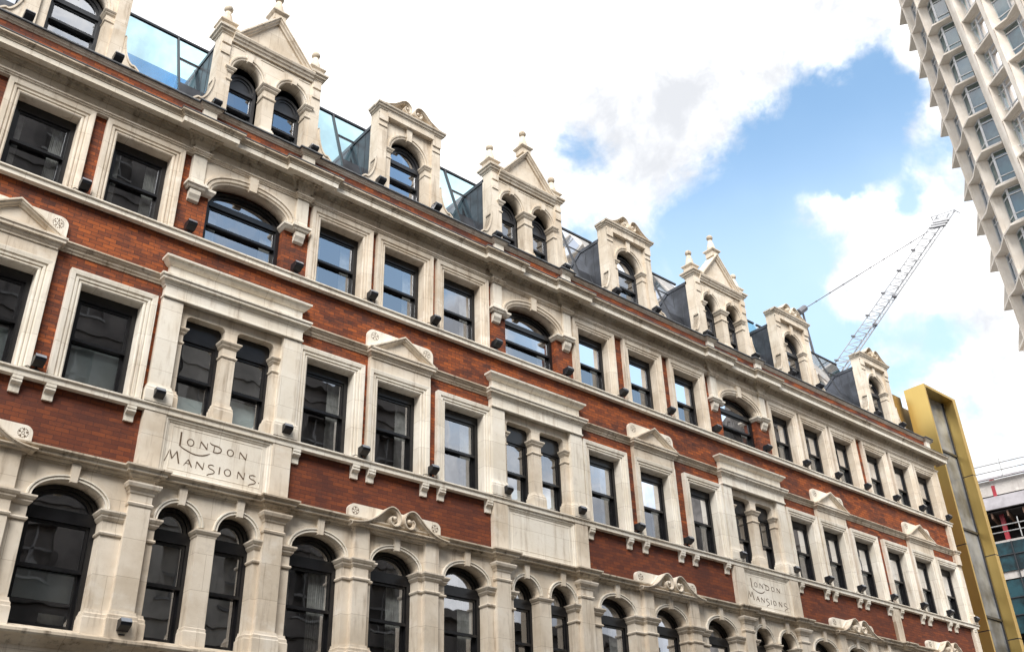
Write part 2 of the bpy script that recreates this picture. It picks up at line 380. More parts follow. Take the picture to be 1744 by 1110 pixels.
# archivolts, keystones
for c, rx, rz in ops:
    mb = MB(); ks = MB()
    mb.sweep(ell(c, SZ, rx, rz, PI, 0, 26), [(-.0, .088), (.0, .125), (.028, .125), (.034, .112), (.046, .112), (.05, .14), (.072, .14), (.078, .088)], 'elev', smooth=False)
    t = SZ+rz
    ks.prism([(c-.055, t-.045), (c+.055, t-.045), (c+.075, 7.98), (c-.075, 7.98)], .08, .165)
    q = part(mb, 'archivolt', STONE_L); ks.build('keystone', STONE).parent = q

# arcade piers, pilasters with capitals and bases
def capital(mb, x0, x1, o, z, scale=1.0, back=-.2):
    # moulded impost round a pier: top z
    path = [(x0, back), (x0, o), (x1, o), (x1, back)]
    s = scale
    prof = [(0, z-.16*s), (.015*s, z-.15*s), (.045*s, z-.11*s), (.05*s, z-.075*s), (.065*s, z-.07*s), (.09*s, z-.03*s), (.09*s, z), (0, z+.004)]
    mb.sweep(path, prof, 'plan')
    mb.sweep(path, [(0, z-.40*s), (.022*s, z-.395*s), (.032*s, z-.37*s), (.022*s, z-.345*s), (0, z-.34*s)], 'plan')
def base(mb, x0, x1, o, z0, zt, back=-.2):
    path = [(x0, back), (x0, o), (x1, o), (x1, back)]
    mb.sweep(path, [(0, z0), (.06, z0), (.06, zt-.14), (.05, zt-.12), (.05, zt-.08), (.03, zt-.05), (.02, zt), (0, zt)], 'plan')
mb = MB()
bigp = [c+d for c in BAY for d in (-1.285, 1.205)]
smallp = [s+d for s in SCR for d in (-.84, .84)]
for i in range(len(ops)-1):
    mb = MB()
    a = ops[i][0]+ops[i][1]; b = ops[i+1][0]-ops[i+1][1]
    if b-a < .45:                      # free column between the two lights of a pair
        mb.box(a+.03, b-.03, -.2, .05, 5.39, SZ-.02); capital(mb, a+.03, b-.03, .05, SZ-.02); base(mb, a+.03, b-.03, .05, 5.3, 5.75); part(mb, 'arcade_column', STONE)
        continue
    big = [p for p in bigp if a-.1 < p < b+.1]; sm = [p for p in smallp if a-.1 < p < b+.1]
    capital(mb, a, b, .10, SZ-.02); base(mb, a, b, .10, 5.3, 5.75)
    for p in big:
        mb.box(p-.19, p+.19, 0, .20, 5.39, 7.98)
        P = [(p-.19, .0), (p-.19, .20), (p+.19, .20), (p+.19, .0)]
        mb.sweep(P, [(0, 7.68), (.02, 7.70), (.03, 7.745), (.045, 7.75), (.06, 7.785), (.085, 7.79), (.105, 7.84), (.105, 7.865), (.0, 7.87)], 'plan')
        mb.sweep(P, [(0, 7.49), (.018, 7.49), (.03, 7.525), (.012, 7.55), (0, 7.55)], 'plan')
        base(mb, p-.19, p+.19, .20, 5.3, 5.75, 0)
    for p in sm:
        mb.box(p-.165, p+.165, 0, .20, 5.39, 7.98); capital(mb, p-.165, p+.165, .20, SZ-.02, back=0); base(mb, p-.165, p+.165, .20, 5.3, 5.75, 0)
    part(mb, 'arcade_pier', STONE)
# end pier
mb = MB(); mb.box(XR-.42, XR, 0, .2, 5.39, 7.98); base(mb, XR-.42, XR, .2, 5.3, 5.75, 0); capital(mb, XR-.42, XR, .2, 7.87, back=0)
part(mb, 'arcade_pier', STONE)
# plinth ledge under the arcade
mb = MB(); mb.sweep([(XL, 0), (XL, .10), (XR, .10), (XR, 0)], [(0, 5.10), (.03, 5.10), (.07, 5.14), (.16, 5.2), (.22, 5.22), (.24, 5.25), (.24, 5.29), (0, 5.38)], 'plan')
mb.sweep([(XL, 0), (XL, .10), (XR, .10), (XR, 0)], [(0, 4.75), (.05, 4.76), (.05, 4.84), (0, 4.86)], 'plan')
part(mb, 'arcade_ledge', STONE_D)
# --- arcade cornice with breaks over the pilasters
def cornice(mb, path, z, s=1.0):
    pr = [(0, -.155), (.025, -.155), (.028, -.125), (.045, -.12), (.075, -.095), (.078, -.075), (.135, -.07), (.138, -.025), (.15, -.02), (.185, .005), (.19, .01), (.19, .04), (0, .055)]
    mb.sweep(path, [(d*s, z+h) for d, h in pr], 'plan')
def broken(x0, x1, breaks, o, k):
    p = [(x0, 0), (x0, o)]
    for a, b in sorted(breaks): p += [(a, o), (a, o+k), (b, o+k), (b, o)]
    return p+[(x1, o), (x1, 0)]
mb = MB()
brk = [(p-.2, p+.2) for p in bigp]+[(30.0, 30.3)]
for s in SCR: pass
cornice(mb, broken(XL, XR, brk, .10, .11), 8.10)
for a, b in brk: mb.box(a+.002, b-.002, 0, .208, 7.95, 8.14)
part(mb, 'arcade_cornice', STONE_D)
# --- scroll pediments
SP = [(-1.16, -.02), (-1.0, .0), (-.86, .035), (-.74, .09), (-.62, .165), (-.52, .25), (-.43, .335), (-.35, .40), (-.27, .435), (-.19, .425), (-.115, .38), (-.06, .305), (-.04, .22), (-.055, .13), (-.105, .06), (-.185, .035), (-.26, .065), (-.30, .13), (-.295, .20), (-.25, .245)]
def smooth_path(p, k=4):
    o = []
    for i in range(len(p)-1):
        p0 = p[max(i-1, 0)]; p1 = p[i]; p2 = p[i+1]; p3 = p[min(i+2, len(p)-1)]
        for j in range(k):
            t = j/k
            o.append(tuple(.5*((2*p1[q])+(-p0[q]+p2[q])*t+(2*p0[q]-5*p1[q]+4*p2[q]-p3[q])*t*t+(-p0[q]+3*p1[q]-3*p2[q]+p3[q])*t**3) for q in (0, 1)))
    return o+[p[-1]]
SPS = smooth_path(SP, 3)
def scroll(mb, fill, cx, z, ob, of, sx=1.0, sz=1.0):
    for s in (-1, 1):
        P = [(cx+s*(-x)*-1*sx if False else cx+s*x*sx, z+y*sz) for x, y in SPS]
        th = .055*sx
        prof = [(0, ob), (0, of-.04), (-.012, of-.03), (-.012, of), (-th, of), (-th, ob)] if s == -1 else [(0, ob), (0, of-.04), (.012, of-.03), (.012, of), (th, of), (th, ob)]
        sg = 1 if s == 1 else -1
        prof = [((-abs(d))*sg, h) for d, h in [(0, ob), (0, of), (.02, of), (.026, of-.03), (.04, of-.03), (.055, of-.05), (th+.01, ob)]]
        mb.sweep(P, prof, 'elev', smooth=False)
        # eye of the volute
        ex, ez = cx+s*-.175*sx, z+.205*sz
        mb.add(*_ball(ex, (ob+of)/2+.05, ez, .052*sx), True)
        n = 37
        poly = [(cx+s*x*sx, z+y*sz) for x, y in SPS[:n]]+[(cx, z+.22*sz), (cx, z-.03), (cx+s*-1.16*sx, z-.03)]
        fill.prism(poly, ob-.05, ob+.03)
def _ball(x, o, z, r, seg=10, rings=6):
    vs = [(x, o, z+r)]; fs = []
    for i in range(1, rings):
        t = PI*i/rings
        for j in range(seg): vs.append((x+r*math.sin(t)*math.cos(2*PI*j/seg), o+r*math.sin(t)*math.sin(2*PI*j/seg), z+r*math.cos(t)))
    vs.append((x, o, z-r)); L = len(vs)-1
    for j in range(seg): fs.append((0, 1+j, 1+(j+1) % seg)); fs.append((L, L-seg+(j+1) % seg, L-seg+j))
    for i in range(rings-2):
        for j in range(seg):
            a = 1+i*seg+j; b = 1+i*seg+(j+1) % seg; fs.append((a, a+seg, b+seg, b))
    return vs, fs
def rosette(mb, x, z, o, r=.1):
    for k in range(16):
        a = 2*PI*k/16; mb.prism([(x+r*math.cos(a+t)*q, z+r*math.sin(a+t)*q) for t, q in ((-.1, 1), (.1, 1), (.1, .86), (-.1, .86))], o, o+.003)
    for k in range(5):
        a = 2*PI*k/5+.3; mb.prism([(x+.058*math.cos(a)+.016*math.cos(b), z+.058*math.sin(a)+.016*math.sin(b)) for b in (0, 1.05, 2.1, 3.14, 4.2, 5.2)], o, o+.003)
    mb.sweep([(x+.027*math.cos(2*PI*k/12), z+.027*math.sin(2*PI*k/12)) for k in range(12)], [(0, o), (0, o+.003), (.006, o+.003), (.006, o)], 'elev', closed=True)
def rpanel(x0, x1, z0, z1, r):
    return [(x0, z0), (x1, z0)]+ell(x1-r, z1-r, r, r, 0, PI/2, 6)+ell(x0+r, z1-r, r, r, PI/2, PI, 6)
for c in SCR:
    m1 = MB(); m2 = MB(); m3 = MB()
    scroll(m1, m2, c, 8.05, .15, .36)
    # base band returning round the two pilasters
    m1.sweep([(c-1.0, 0), (c-1.0, .12), (c+1.0, .12), (c+1.0, 0)], [(0, 7.915), (.03, 7.915), (.035, 7.945), (.07, 7.965), (.075, 7.985), (.16, 7.99), (.165, 8.02), (.20, 8.03), (.20, 8.05), (0, 8.06)], 'plan')
    m2.prism(rpanel(c-1.12, c+1.12, 8.05, 8.47, .13), 0, .10)
    part(m1, 'scroll_pediment', STONE); part(m2, 'pediment_panel', STONE_L)
    for s in (-1, 1): m3 = MB(); rosette(m3, c+s*.97, 8.33, .101, .085); part(m3, 'rosette', GROOVE_SHADE)
# --- middle sill course with consoles, low piers and tablets
def sill(mb, z, o=.0):
    mb.sweep([(XL, 0), (XL, .02), (XR, .02), (XR, 0)], [(0, z-.15), (.10, z-.15), (.115, z-.145), (.115, z-.06), (.135, z-.045), (.15, z-.04), (.15, z-.012), (0, z+.002)], 'plan')
mb = MB(); sill(mb, ZM); part(mb, 'window_ledge', STONE_L)
mb = MB(); sill(mb, ZT); part(mb, 'window_ledge', STONE_L)
mb = MB()
CON = []
for m in MW:
    lo, hi = m-.65, m+.65
    CON += [m-.72, m+.72]
CON = [3.35, 3.885, 5.25, 8.5, 9.85, 10.23, 11.57, 12.02, 13.33, 16.52, 17.87, 18.45, 19.81, 20.37, 21.68, 25.06, 26.36, 26.79, 28.11, 28.54, 29.82, 30.5, 31.84, 32.30, 33.60, 34.05, 35.28, 2.1, 1.6, .1]
for x in CON:
    mb = MB(); mb.prismx([(0, 9.27), (.13, 9.27), (.13, 9.215), (.115, 9.205), (.12, 9.19), (.12, 9.165), (.10, 9.14), (.065, 9.12), (.05, 9.08), (.045, 9.0), (0, 9.0)], x-.082, x+.082)
    part(mb, 'console_bracket', STONE_L)
lowp = [c+d for c in BAY for d in (-1.255, 1.255)]
for p in lowp: mb = MB(); mb.box(p-.2, p+.2, -.02, .12, 8.15, 9.275); part(mb, 'low_pier', STONE)
mb = MB(); mb.box(29.96, 30.32, -.02, .10, 8.15, 9.275); part(mb, 'low_pier', STONE)
mb = MB(); mb.box(XR-.3, XR+.004, -.3, .10, 8.15, 9.275); part(mb, 'low_pier', STONE)
LET = {
'L': ([(6.213, 9.041), (6.215, 8.774)], .034), 'Ls': ([(6.212, 8.778), (6.287, 8.741), (6.374, 8.712), (6.447, 8.69), (6.519, 8.68), (6.589, 8.682), (6.658, 8.695), (6.726, 8.722), (6.79, 8.763)], .022),
'Na': ([(6.585, 8.816), (6.595, 8.953)], .012), 'Nb': ([(6.595, 8.953), (6.725, 8.831)], .026), 'Nc': ([(6.725, 8.831), (6.721, 8.949)], .012),
'D1': ([(6.764, 8.978), (6.795, 8.953), (6.85, 8.942), (6.90, 8.94), (6.95, 8.93), (6.99, 8.905), (7.0, 8.875), (6.983, 8.836), (6.929, 8.81), (6.846, 8.809)], .022), 'D2': ([(6.865, 8.93), (6.850, 8.809)], .016),
'Nd': ([(7.363, 8.804), (7.363, 8.936)], .012), 'Ne': ([(7.363, 8.936), (7.492, 8.817)], .026), 'Nf': ([(7.492, 8.817), (7.502, 8.938)], .012),
'M1': ([(5.978, 8.437), (6.05, 8.671)], .013), 'M2': ([(6.05, 8.671), (6.104, 8.509)], .026), 'M3': ([(6.104, 8.509), (6.181, 8.662)], .012), 'M4': ([(6.181, 8.662), (6.241, 8.445)], .028),
'A1': ([(6.331, 8.436), (6.408, 8.562)], .012), 'A2': ([(6.408, 8.562), (6.481, 8.435)], .026), 'A3': ([(6.359, 8.485), (6.445, 8.487)], .01),
'Ng': ([(6.561, 8.43), (6.564, 8.558)], .012), 'Nh': ([(6.564, 8.558), (6.693, 8.441)], .026), 'Ni': ([(6.693, 8.441), (6.703, 8.571)], .012),
'S1': ([(6.898, 8.553), (6.865, 8.562), (6.832, 8.562), (6.795, 8.545), (6.79, 8.517), (6.82, 8.492), (6.887, 8.473), (6.919, 8.445), (6.905, 8.415), (6.86, 8.393), (6.814, 8.378), (6.786, 8.353), (6.785, 8.329)], .018),
'I': ([(7.012, 8.559), (7.008, 8.423)], .022), 'Nj': ([(7.365, 8.42), (7.371, 8.555)], .012), 'Nk': ([(7.371, 8.555), (7.492, 8.43)], .026), 'Nl': ([(7.492, 8.43), (7.503, 8.567)], .012),
'S2': ([(7.724, 8.542), (7.69, 8.552), (7.654, 8.552), (7.606, 8.535), (7.60, 8.50), (7.63, 8.477), (7.702, 8.461), (7.736, 8.433), (7.72, 8.405), (7.665, 8.38), (7.616, 8.362), (7.597, 8.336), (7.607, 8.313)], .018)}
def ribbon(mb, P, wd, o):
    n = len(P); L = []; R = []
    for i in range(n):
        a = Vector(P[max(i-1, 0)]); b = Vector(P[min(i+1, n-1)]); d = (b-a).normalized(); nn = Vector((-d.y, d.x))*wd*.43
        if n > 4 and i in (0, n-1): nn *= .35
        p = Vector(P[i]); L.append(p+nn); R.append(p-nn)
    for i in range(n-1):
        mb.prism([tuple(L[i]), tuple(L[i+1]), tuple(R[i+1]), tuple(R[i])], o-.003, o+.003)
def inscription(dx, t):
    o = .062
    for grp in (('L', 'Ls'), ('Na', 'Nb', 'Nc'), ('D1', 'D2'), ('Nd', 'Ne', 'Nf'), ('M1', 'M2', 'M3', 'M4'), ('A1', 'A2', 'A3'), ('Ng', 'Nh', 'Ni'), ('S1',), ('I',), ('Nj', 'Nk', 'Nl'), ('S2',)):
        mb = MB()
        for k in grp: ribbon(mb, [(x+dx, z) for x, z in LET[k][0]], LET[k][1], o)
        mb.build('letter', GROOVE_SHADE).parent = t
    for x, z in ((6.404, 8.886), (7.177, 8.878), (7.168, 8.489)):
        mb = MB()
        pts = [(x+dx+.069*math.cos(2*PI*i/24), z+.069*math.sin(2*PI*i/24)) for i in range(24)]
        ins = [(x+dx+.052*math.cos(2*PI*i/24), z+.057*math.sin(2*PI*i/24)) for i in range(24)]
        for i in range(24):
            j = (i+1) % 24; mb.prism([pts[i], pts[j], ins[j], ins[i]], o-.003, o+.003)
        mb.build('letter', GROOVE_SHADE).parent = t
    mb = MB(); mb.prism([(7.79+dx, 8.42), (7.812+dx, 8.42), (7.812+dx, 8.442), (7.79+dx, 8.442)], o-.003, o+.003); mb.build('full_stop', GROOVE_SHADE).parent = t
for i, c in enumerate(BAY):
    mb = MB(); x0, x1 = c-1.06, c+1.06
    mb.box(x0, x1, -.2, .06, 8.13, 9.275)
    mb.sweep([(x0, 8.15), (x0, 9.27), (x1, 9.27), (x1, 8.15)], [(0, .059), (0, .10), (-.05, .10), (-.065, .08), (-.09, .075), (-.10, .059)], 'elev', closed=True)
    mb.sweep([(x0+.17, 8.32), (x0+.17, 9.13), (x1-.17, 9.13), (x1-.17, 8.32)], [(0, .059), (-.005, .066), (-.015, .066), (-.02, .059)], 'elev', closed=True)
    t = part(mb, 'name_tablet', STONE_L)
    if i != 1:
        inscription(c-BAY[0], t)
# --- string course at pediment level, with breaks for pedimented windows and hoods
mb = MB()
segs = []; cuts = sorted([(p-.80, p+.80) for p in PED]+[(c-1.47, c+1.47) for c in BAY]); x = XL
for a, b in cuts: segs.append((x, a)); x = b
segs.append((x, XR-.25))
for a, b in segs:
    mb = MB(); mb.prismx([(0, 11.87), (.02, 11.87), (.03, 11.90), (.055, 11.92), (.06, 11.95), (.085, 11.97), (.11, 12.01), (.13, 12.02), (.13, 12.045), (0, 12.06)], a, b)
    part(mb, 'string_course', STONE_D)
# --- end quoin pier on the right
mb = MB()
mb.box(XR-.25, XR+.003, -.34, .12, 9.27+.16, 12.98); mb.box(XR-.25, XR+.003, -.34, .12, 13.14, 15.2)
capital(mb, XR-.25, XR+.003, .12, 12.03, 1.0, -.3); base(mb, XR-.25, XR+.003, .12, ZM, ZM+.35, -.3); mb.box(XR-.30, XR-.05, .1, .19, 11.5, 11.86)
part(mb, 'end_pier', STONE)

# --- windows ----------------------------------------------------
def curtain_mb(x0, x1, z0, z1, o, folds=9, amp=.025):
    mb = MB(); n = folds*4; top = [(x0+(x1-x0)*i/n, o+amp*math.sin(i*PI/2+.5)*random.uniform(.6, 1.2)) for i in range(n+1)]
    vs = [(x, oo, z) for z in (z0, z1) for x, oo in top]
    mb.add(vs, [(i, i+1, n+2+i, n+1+i) for i in range(n)], True); return mb
def sash(w, h, rail, head=.19, side=.085, arch=None, tilt=0, gap=0):
    """black sliding sash window, local origin at centre of sill: frame mesh and two panes"""
    f = MB(); x0, x1 = -w/2, w/2; F0, F1 = -.34, -.17
    f.box(x0, x0+side, F0, F1, 0, h); f.box(x1-side, x1, F0, F1, 0, h); f.box(x0+side, x1-side, F0, F1+.02, 0, .05)
    if arch is None: f.box(x0+side, x1-side, F0, F1, h-head, h)
    else:
        f.box(x0+side, x1-side, F0, F1+.01, h-head, h+.015)
        A = ell(0, h, w/2, arch, PI, 0, 20)
        f.sweep(A, [(0, F0), (0, F1), (-.07, F1), (-.07, F1-.03), (-.135, F1-.03), (-.135, F0)], 'elev')
    a, b = x0+side, x1-side; t = h-head; s = .048
    # upper sash in front, lower behind
    for (z0, z1, o) in ((rail-.025, t, F1-.03), (.05+gap, rail+.03, F1-.085)):
        f.box(a, a+s, o-.045, o, z0, z1); f.box(b-s, b, o-.045, o, z0, z1); f.box(a+s, b-s, o-.045, o, z1-s, z1); f.box(a+s, b-s, o-.045, o, z0, z0+(s if z0 > .5 else s+.03))
    f.box(a-.01, b+.01, F1-.03, F1-.01, rail-.03, rail+.025)
    p1 = MB(); p1.add([(a+s, F1-.055, rail), (b-s, F1-.055, rail), (b-s, F1-.055, t-s), (a+s, F1-.055, t-s)], [(0, 1, 2, 3)])
    p2 = MB(); p2.add([(a+s, F1-.11, .1+gap), (b-s, F1-.11, .1+gap), (b-s, F1-.11, rail-.01), (a+s, F1-.11, rail-.01)], [(0, 1, 2, 3)])
    ps = [p1, p2]
    if arch:
        p3 = MB(); A = ell(0, h, w/2-.07, arch-.07, PI, 0, 20); p3.add([(x, F1-.06, z) for x, z in A], [tuple(range(len(A)))]); ps.append(p3)
    return f, ps
def surround_mb(hw, h, wd=.235, inner_back=-.18):
    mb = MB()
    pr = [(0, inner_back), (0, .055), (.022, .07), (.045, .07), (.05, .05), (.062, .05), (.075, .085), (.11, .09), (.118, .072), (.13, .072), (.145, .105), (wd-.02, .115), (wd, .115), (wd, -.05)]
    mb.sweep([(-hw, 0), (-hw, h), (hw, h), (hw, 0)], pr, 'elev'); return mb
def mk_window(proto_kw, surround=None, smat=STONE):
    f, ps = sash(**proto_kw)
    o = f.build('window', BLACK)
    for p in ps: q = p.build('pane', GLASS); q.parent = o
    if surround: s = surround.build('window_surround', smat); s.parent = o
    return o
WLOC = lambda x, z: (x+MOFF[0], 0, z)
def place(proto, xs, z, first=True):
    out = []
    for i, x in enumerate(xs):
        if i == 0: o = proto; o.parent = mansion; o.location = WLOC(x, z)
        else: o = put(proto, mansion, WLOC(x, z))
        out.append(o)
    return out
def add_curtain(win, x0, x1, z0, z1, m=CURT, flat=False, name='curtain', o=-.36):
    if flat: mb = MB(); mb.box(x0, x1, o-.01, o, z0, z1)
    else: mb = curtain_mb(x0, x1, z0, z1, o)
    c = mb.build(name, m); c.parent = win
wt = mk_window(dict(w=2*HW, h=TOPT-ZT, rail=.80), surround_mb(HW, TOPT-ZT), STONE)
tws = place(wt, TW, ZT)
wm = mk_window(dict(w=2*HW, h=TOPM-ZM, rail=.93), surround_mb(HW, TOPM-ZM), STONE_L)
mws = place(wm, MW, ZM)
# arcade windows
ah = SZ-5.39
aws = []
for c, h in AW:
    key = round(h, 3)
    f, ps = sash(w=2*h, h=ah-.07, rail=.97, arch=.43)
    o = f.build('window', BLACK, mansion, WLOC(c, 5.39))
    for p in ps: q = p.build('pane', GLASS); q.parent = o
    aws.append(o)
pair_a = []
for c in BAY:
    for d in (-.56, .53):
        f, ps = sash(w=.75, h=ah-.07, rail=.97, arch=.43, side=.06)
        o = f.build('window', BLACK, mansion, WLOC(c+d, 5.39)); pair_a.append(o)
        for p in ps: q = p.build('pane', GLASS); q.parent = o
# interior dressings the glass lets through
for i, wn in enumerate(tws):
    add_curtain(wn, -.5, -.30, .0, 1.7); add_curtain(wn, .22, .5, .0, 1.7)
for i, wn in enumerate(mws):
    if i == 2: add_curtain(wn, -.5, .5, .08, .9, BLIND, True, 'blind', -.345)
    elif i in (1,): add_curtain(wn, -.5, .5, .08, .85, BLIND, True, 'blind', -.345)
    else: add_curtain(wn, .18, .5, .0, 1.9); add_curtain(wn, -.5, -.35, 0, 1.9)
for i, wn in enumerate(aws):
    if i == 2: add_curtain(wn, -.5, .45, .50, .95, BLIND, True, 'blind', -.345); add_curtain(wn, .05, .45, .05, .33, CURT, True, 'box', -.45)
    else: add_curtain(wn, .1, .5, 0, 2.2); add_curtain(wn, -.5, -.3, 0, 2.2)
# --- pedimented middle windows
for c in sorted(PED):
    mb = MB(); mb.box(c-.80, c-.795, .0, .0, 9.4, 9.41) if False else None
    # plain stone field round the architrave, up to the pediment
    mb.box(c-.80, c-.79, 0, .10, 9.43, 11.56); mb.box(c+.79, c+.80, 0, .10, 9.43, 11.56)
    mb.box(c-.80, c+.80, 0, .10, 11.555, 11.83)
    x0, x1 = c-.76, c+.76
    mb.sweep([(x0, 0), (x0, .10), (x1, .10), (x1, 0)], [(0, 11.80), (.025, 11.80), (.028, 11.84), (.05, 11.855), (.068, 11.89), (.07, 11.91), (.11, 11.915), (.113, 11.955), (.135, 11.98), (.135, 12.02), (0, 12.04)], 'plan')
    # raking cornice + tympanum
    zb = 12.02; ap = 12.52; hw = .895
    pr = [(0, .06), (0, .235), (-.03, .235), (-.038, .21), (-.06, .205), (-.075, .16), (-.10, .15), (-.11, .06)]
    mb.sweep([(c-hw, zb-.02), (c, ap), (c+hw, zb-.02)], [(d, o) for d, o in pr], 'elev')
    mb.prism([(c-hw+.05, zb), (c+hw-.05, zb), (c, ap-.06)], .0, .115)
    p = part(mb, 'pediment', STONE)
    mb = MB(); mb.prism(rpanel(c-.88, c+.88, 12.04, 12.52, .16), 0, .075); q = mb.build('pediment_panel', STONE_L); q.parent = p
    for s in (-1, 1): m3 = MB(); rosette(m3, c+s*.70, 12.36, .076, .10); q = m3.build('rosette', GROOVE_SHADE); q.parent = p
# --- paired middle windows under a hood
for c in BAY:
    L, R = c-1.46, c+1.46
    for s in (-1, 1):
        mb = MB(); p = c+s*1.265; mb.box(p-.195, p+.195, -.2, .12, 9.43, 11.62); base(mb, p-.195, p+.195, .12, ZM, ZM+.36, 0); part(mb, 'window_pier', STONE_L)
    mb = MB()
    mb.box(L, R, -.2, .14, 11.62, 11.86)
    mb.sweep([(L, 0), (L, .14), (R, .14), (R, 0)], [(0, 11.58), (.02, 11.59), (.022, 11.62), (0, 11.64)], 'plan')
    part(mb, 'lintel', STONE_L)
    hd = MB()
    hd.sweep([(L, 0), (L, .12), (R, .12), (R, 0)], [(0, 11.82), (.025, 11.82), (.028, 11.86), (.05, 11.87), (.07, 11.905), (.073, 11.925), (.115, 11.93), (.118, 11.97), (.145, 11.995), (.145, 12.035), (0, 12.05)], 'plan')
    hd.box(L+.03, R-.03, -.05, .11, 12.0, 12.35)
    hd.sweep([(L+.03, 0), (L+.03, .11), (R-.03, .11), (R-.03, 0)], [(0, 12.30), (.02, 12.305), (.05, 12.325), (.085, 12.36), (.105, 12.40), (.14, 12.415), (.145, 12.455), (0, 12.50)], 'plan')
    part(hd, 'hood', STONE_L)
    mb = MB(); zt = 11.41; r = .10
    def field(x0, x1, a, b):       # panel with a round cornered opening head a..b
        mb.box(x0, a, -.2, .0, 10.98, zt-r); mb.box(b, x1, -.2, .0, 10.98, zt-r)
        for (u, v, ctr, s0, s1) in ((x0, a+r, a+r, PI, PI/2), (b-r, x1, b-r, 0, PI/2)):
            arc = ell(ctr, zt-r, r, r, s0, s1, 6)
            pts = arc+([(ctr, 11.6), (u, 11.6), (u, zt-r)] if s0 == PI else [(ctr, 11.6), (v, 11.6), (v, zt-r)])
            mb.prism(pts, -.2, 0)
        mb.box(a+r, b-r, -.2, 0, zt, 11.6)
    field(c-1.07, c, c-.92, c-.13); field(c, c+1.07, c+.13, c+.92)
    part(mb, 'window_head', STONE)
    mb = MB(); z = 11.11
    mb.box(c-.14, c+.14, -.2, .015, ZM, z); capital(mb, c-.14, c+.14, .015, z, .85); base(mb, c-.14, c+.14, .015, ZM, ZM+.38); part(mb, 'window_column', STONE)
    for s in (-1, 1):
        mb = MB(); a, b = sorted((c+s*.935, c+s*1.075)); mb.box(a, b, -.2, .0, ZM, z); capital(mb, a, b, .0, z, .8); base(mb, a, b, .0, ZM, ZM+.38); part(mb, 'window_column', STONE)
    for s in (-1, 1):
        f, ps = sash(w=.80, h=1.98, rail=.80, side=.055, head=.42)
        o = f.build('window', BLACK, mansion, WLOC(c+s*.54, ZM))
        for p in ps: q = p.build('pane', GLASS); q.parent = o
        add_curtain(o, -.3, .3, .05, .7 if s > 0 else .5, BLIND, True, 'blind')
# --- wide arched windows on the top floor
for c in BAY:
    mb = MB(); zs = 14.36
    arch_panel(mb, c-1.08, c+1.08, 15.10, c, zs, .865, .385, .08, .27)
    mb.sweep(ell(c, zs, .865, .385, PI, 0, 34), [(0, .078), (0, .10), (.03, .115), (.038, .10), (.05, .10), (.06, .13), (.11, .14), (.118, .12), (.13, .12), (.14, .155), (.175, .155), (.18, .078)], 'elev')
    mb.prism([(c-.08, zs+.345), (c+.08, zs+.345), (c+.10, 15.06), (c-.10, 15.06)], .07, .17)
    a = part(mb, 'segmental_arch', STONE)
    for s in (-1, 1):
        pl = MB(); p = c+s*1.20
        pl.box(p-.14, p+.14, -.02, .13, 14.37, 15.12)
        P = [(p-.14, -.02), (p-.14, .13), (p+.14, .13), (p+.14, -.02)]
        pl.sweep(P, [(0, 14.22), (.03, 14.235), (.05, 14.28), (.08, 14.30), (.08, 14.355), (0, 14.375)], 'plan')
        # console: shield-like block tapering down
        pl.prismx([(0, 14.22), (.12, 14.22), (.13, 14.18), (.12, 14.11), (.08, 14.04), (.06, 13.99), (.0, 13.96)], p-.115, p+.115)
        # impost under the arch
        a0, b0 = sorted((c+s*.865, c+s*1.06)); P = [(a0, -.2), (a0, .08), (b0, .08), (b0, -.2)]
        pl.sweep(P, [(0, 14.20), (.02, 14.21), (.05, 14.25), (.075, 14.28), (.08, 14.33), (0, 14.35)], 'plan'); pl.box(a0, b0, -.2, .079, 14.21, 14.36)
        part(pl, 'window_pilaster', STONE_L)
    f, ps = sash(w=1.73, h=14.30-ZT, rail=.62, side=.09, head=.11, arch=.40)
    o = f.build('window', BLACK, mansion, WLOC(c, ZT))
    for p in ps: q = p.build('pane', GLASS); q.parent = o
    add_curtain(o, -.8, -.5, 0, 1.2); add_curtain(o, .5, .8, 0, 1.2)
# --- entablature and main cornice
mb = MB()
pil = [c+s*1.2 for c in BAY for s in (-1, 1)]
brk = [(p-.15, p+.15) for p in pil]+[(XR-.30, XR-.001)]
mb.sweep(broken(XL, XR, brk[:-1], .085, .065), [(0, 15.07), (.018, 15.07), (.02, 15.095), (.045, 15.105), (.047, 15.13), (.07, 15.14), (.07, 15.17), (0, 15.185)], 'plan')
mb.box(XL, XR+.002, -.05, .065, 15.075, 15.42)
for a, b in brk[:-1]: mb.box(a, b, .0, .14, 15.08, 15.42)
part(mb, 'frieze', STONE)
bk = []
for c in BAY:
    for s in (-1, 1): bk.append((c+s*1.2-.24, c+s*1.2+.24))
bk.append((XR-.33, XR-.02))
mb = MB()
mb.sweep(broken(XL, XR, bk[:-1], .07, .09), [(0, 15.40), (.03, 15.405), (.033, 15.435), (.06, 15.445), (.075, 15.47), (.08, 15.485), (.12, 15.49), (.125, 15.53), (0, 15.56)], 'plan')
for a, b in bk[:-1]: mb.box(a+.002, b-.002, .0, .158, 15.415, 15.55)
for a, b in bk[:-1]: mb.sweep([(a+.04, 0), (a+.04, .13), (b-.04, .13), (b-.04, 0)], [(0, 15.30), (.015, 15.31), (.04, 15.37), (.045, 15.405), (0, 15.412)], 'plan')
part(mb, 'bed_moulding', STONE_D)
mb = MB()
mb.sweep(broken(XL, XR, bk[:-1], .07, .10), [(0, 15.53), (.33, 15.52), (.33, 15.46), (.365, 15.445), (.37, 15.555), (0, 15.60)], 'plan')
for a, b in bk[:-1]: mb.box(a+.002, b-.002, .0, .168, 15.545, 15.60)
mc = part(mb, 'main_cornice', STONE_L)  # corona in the palest stone, to paint the light it catches
mb = MB()
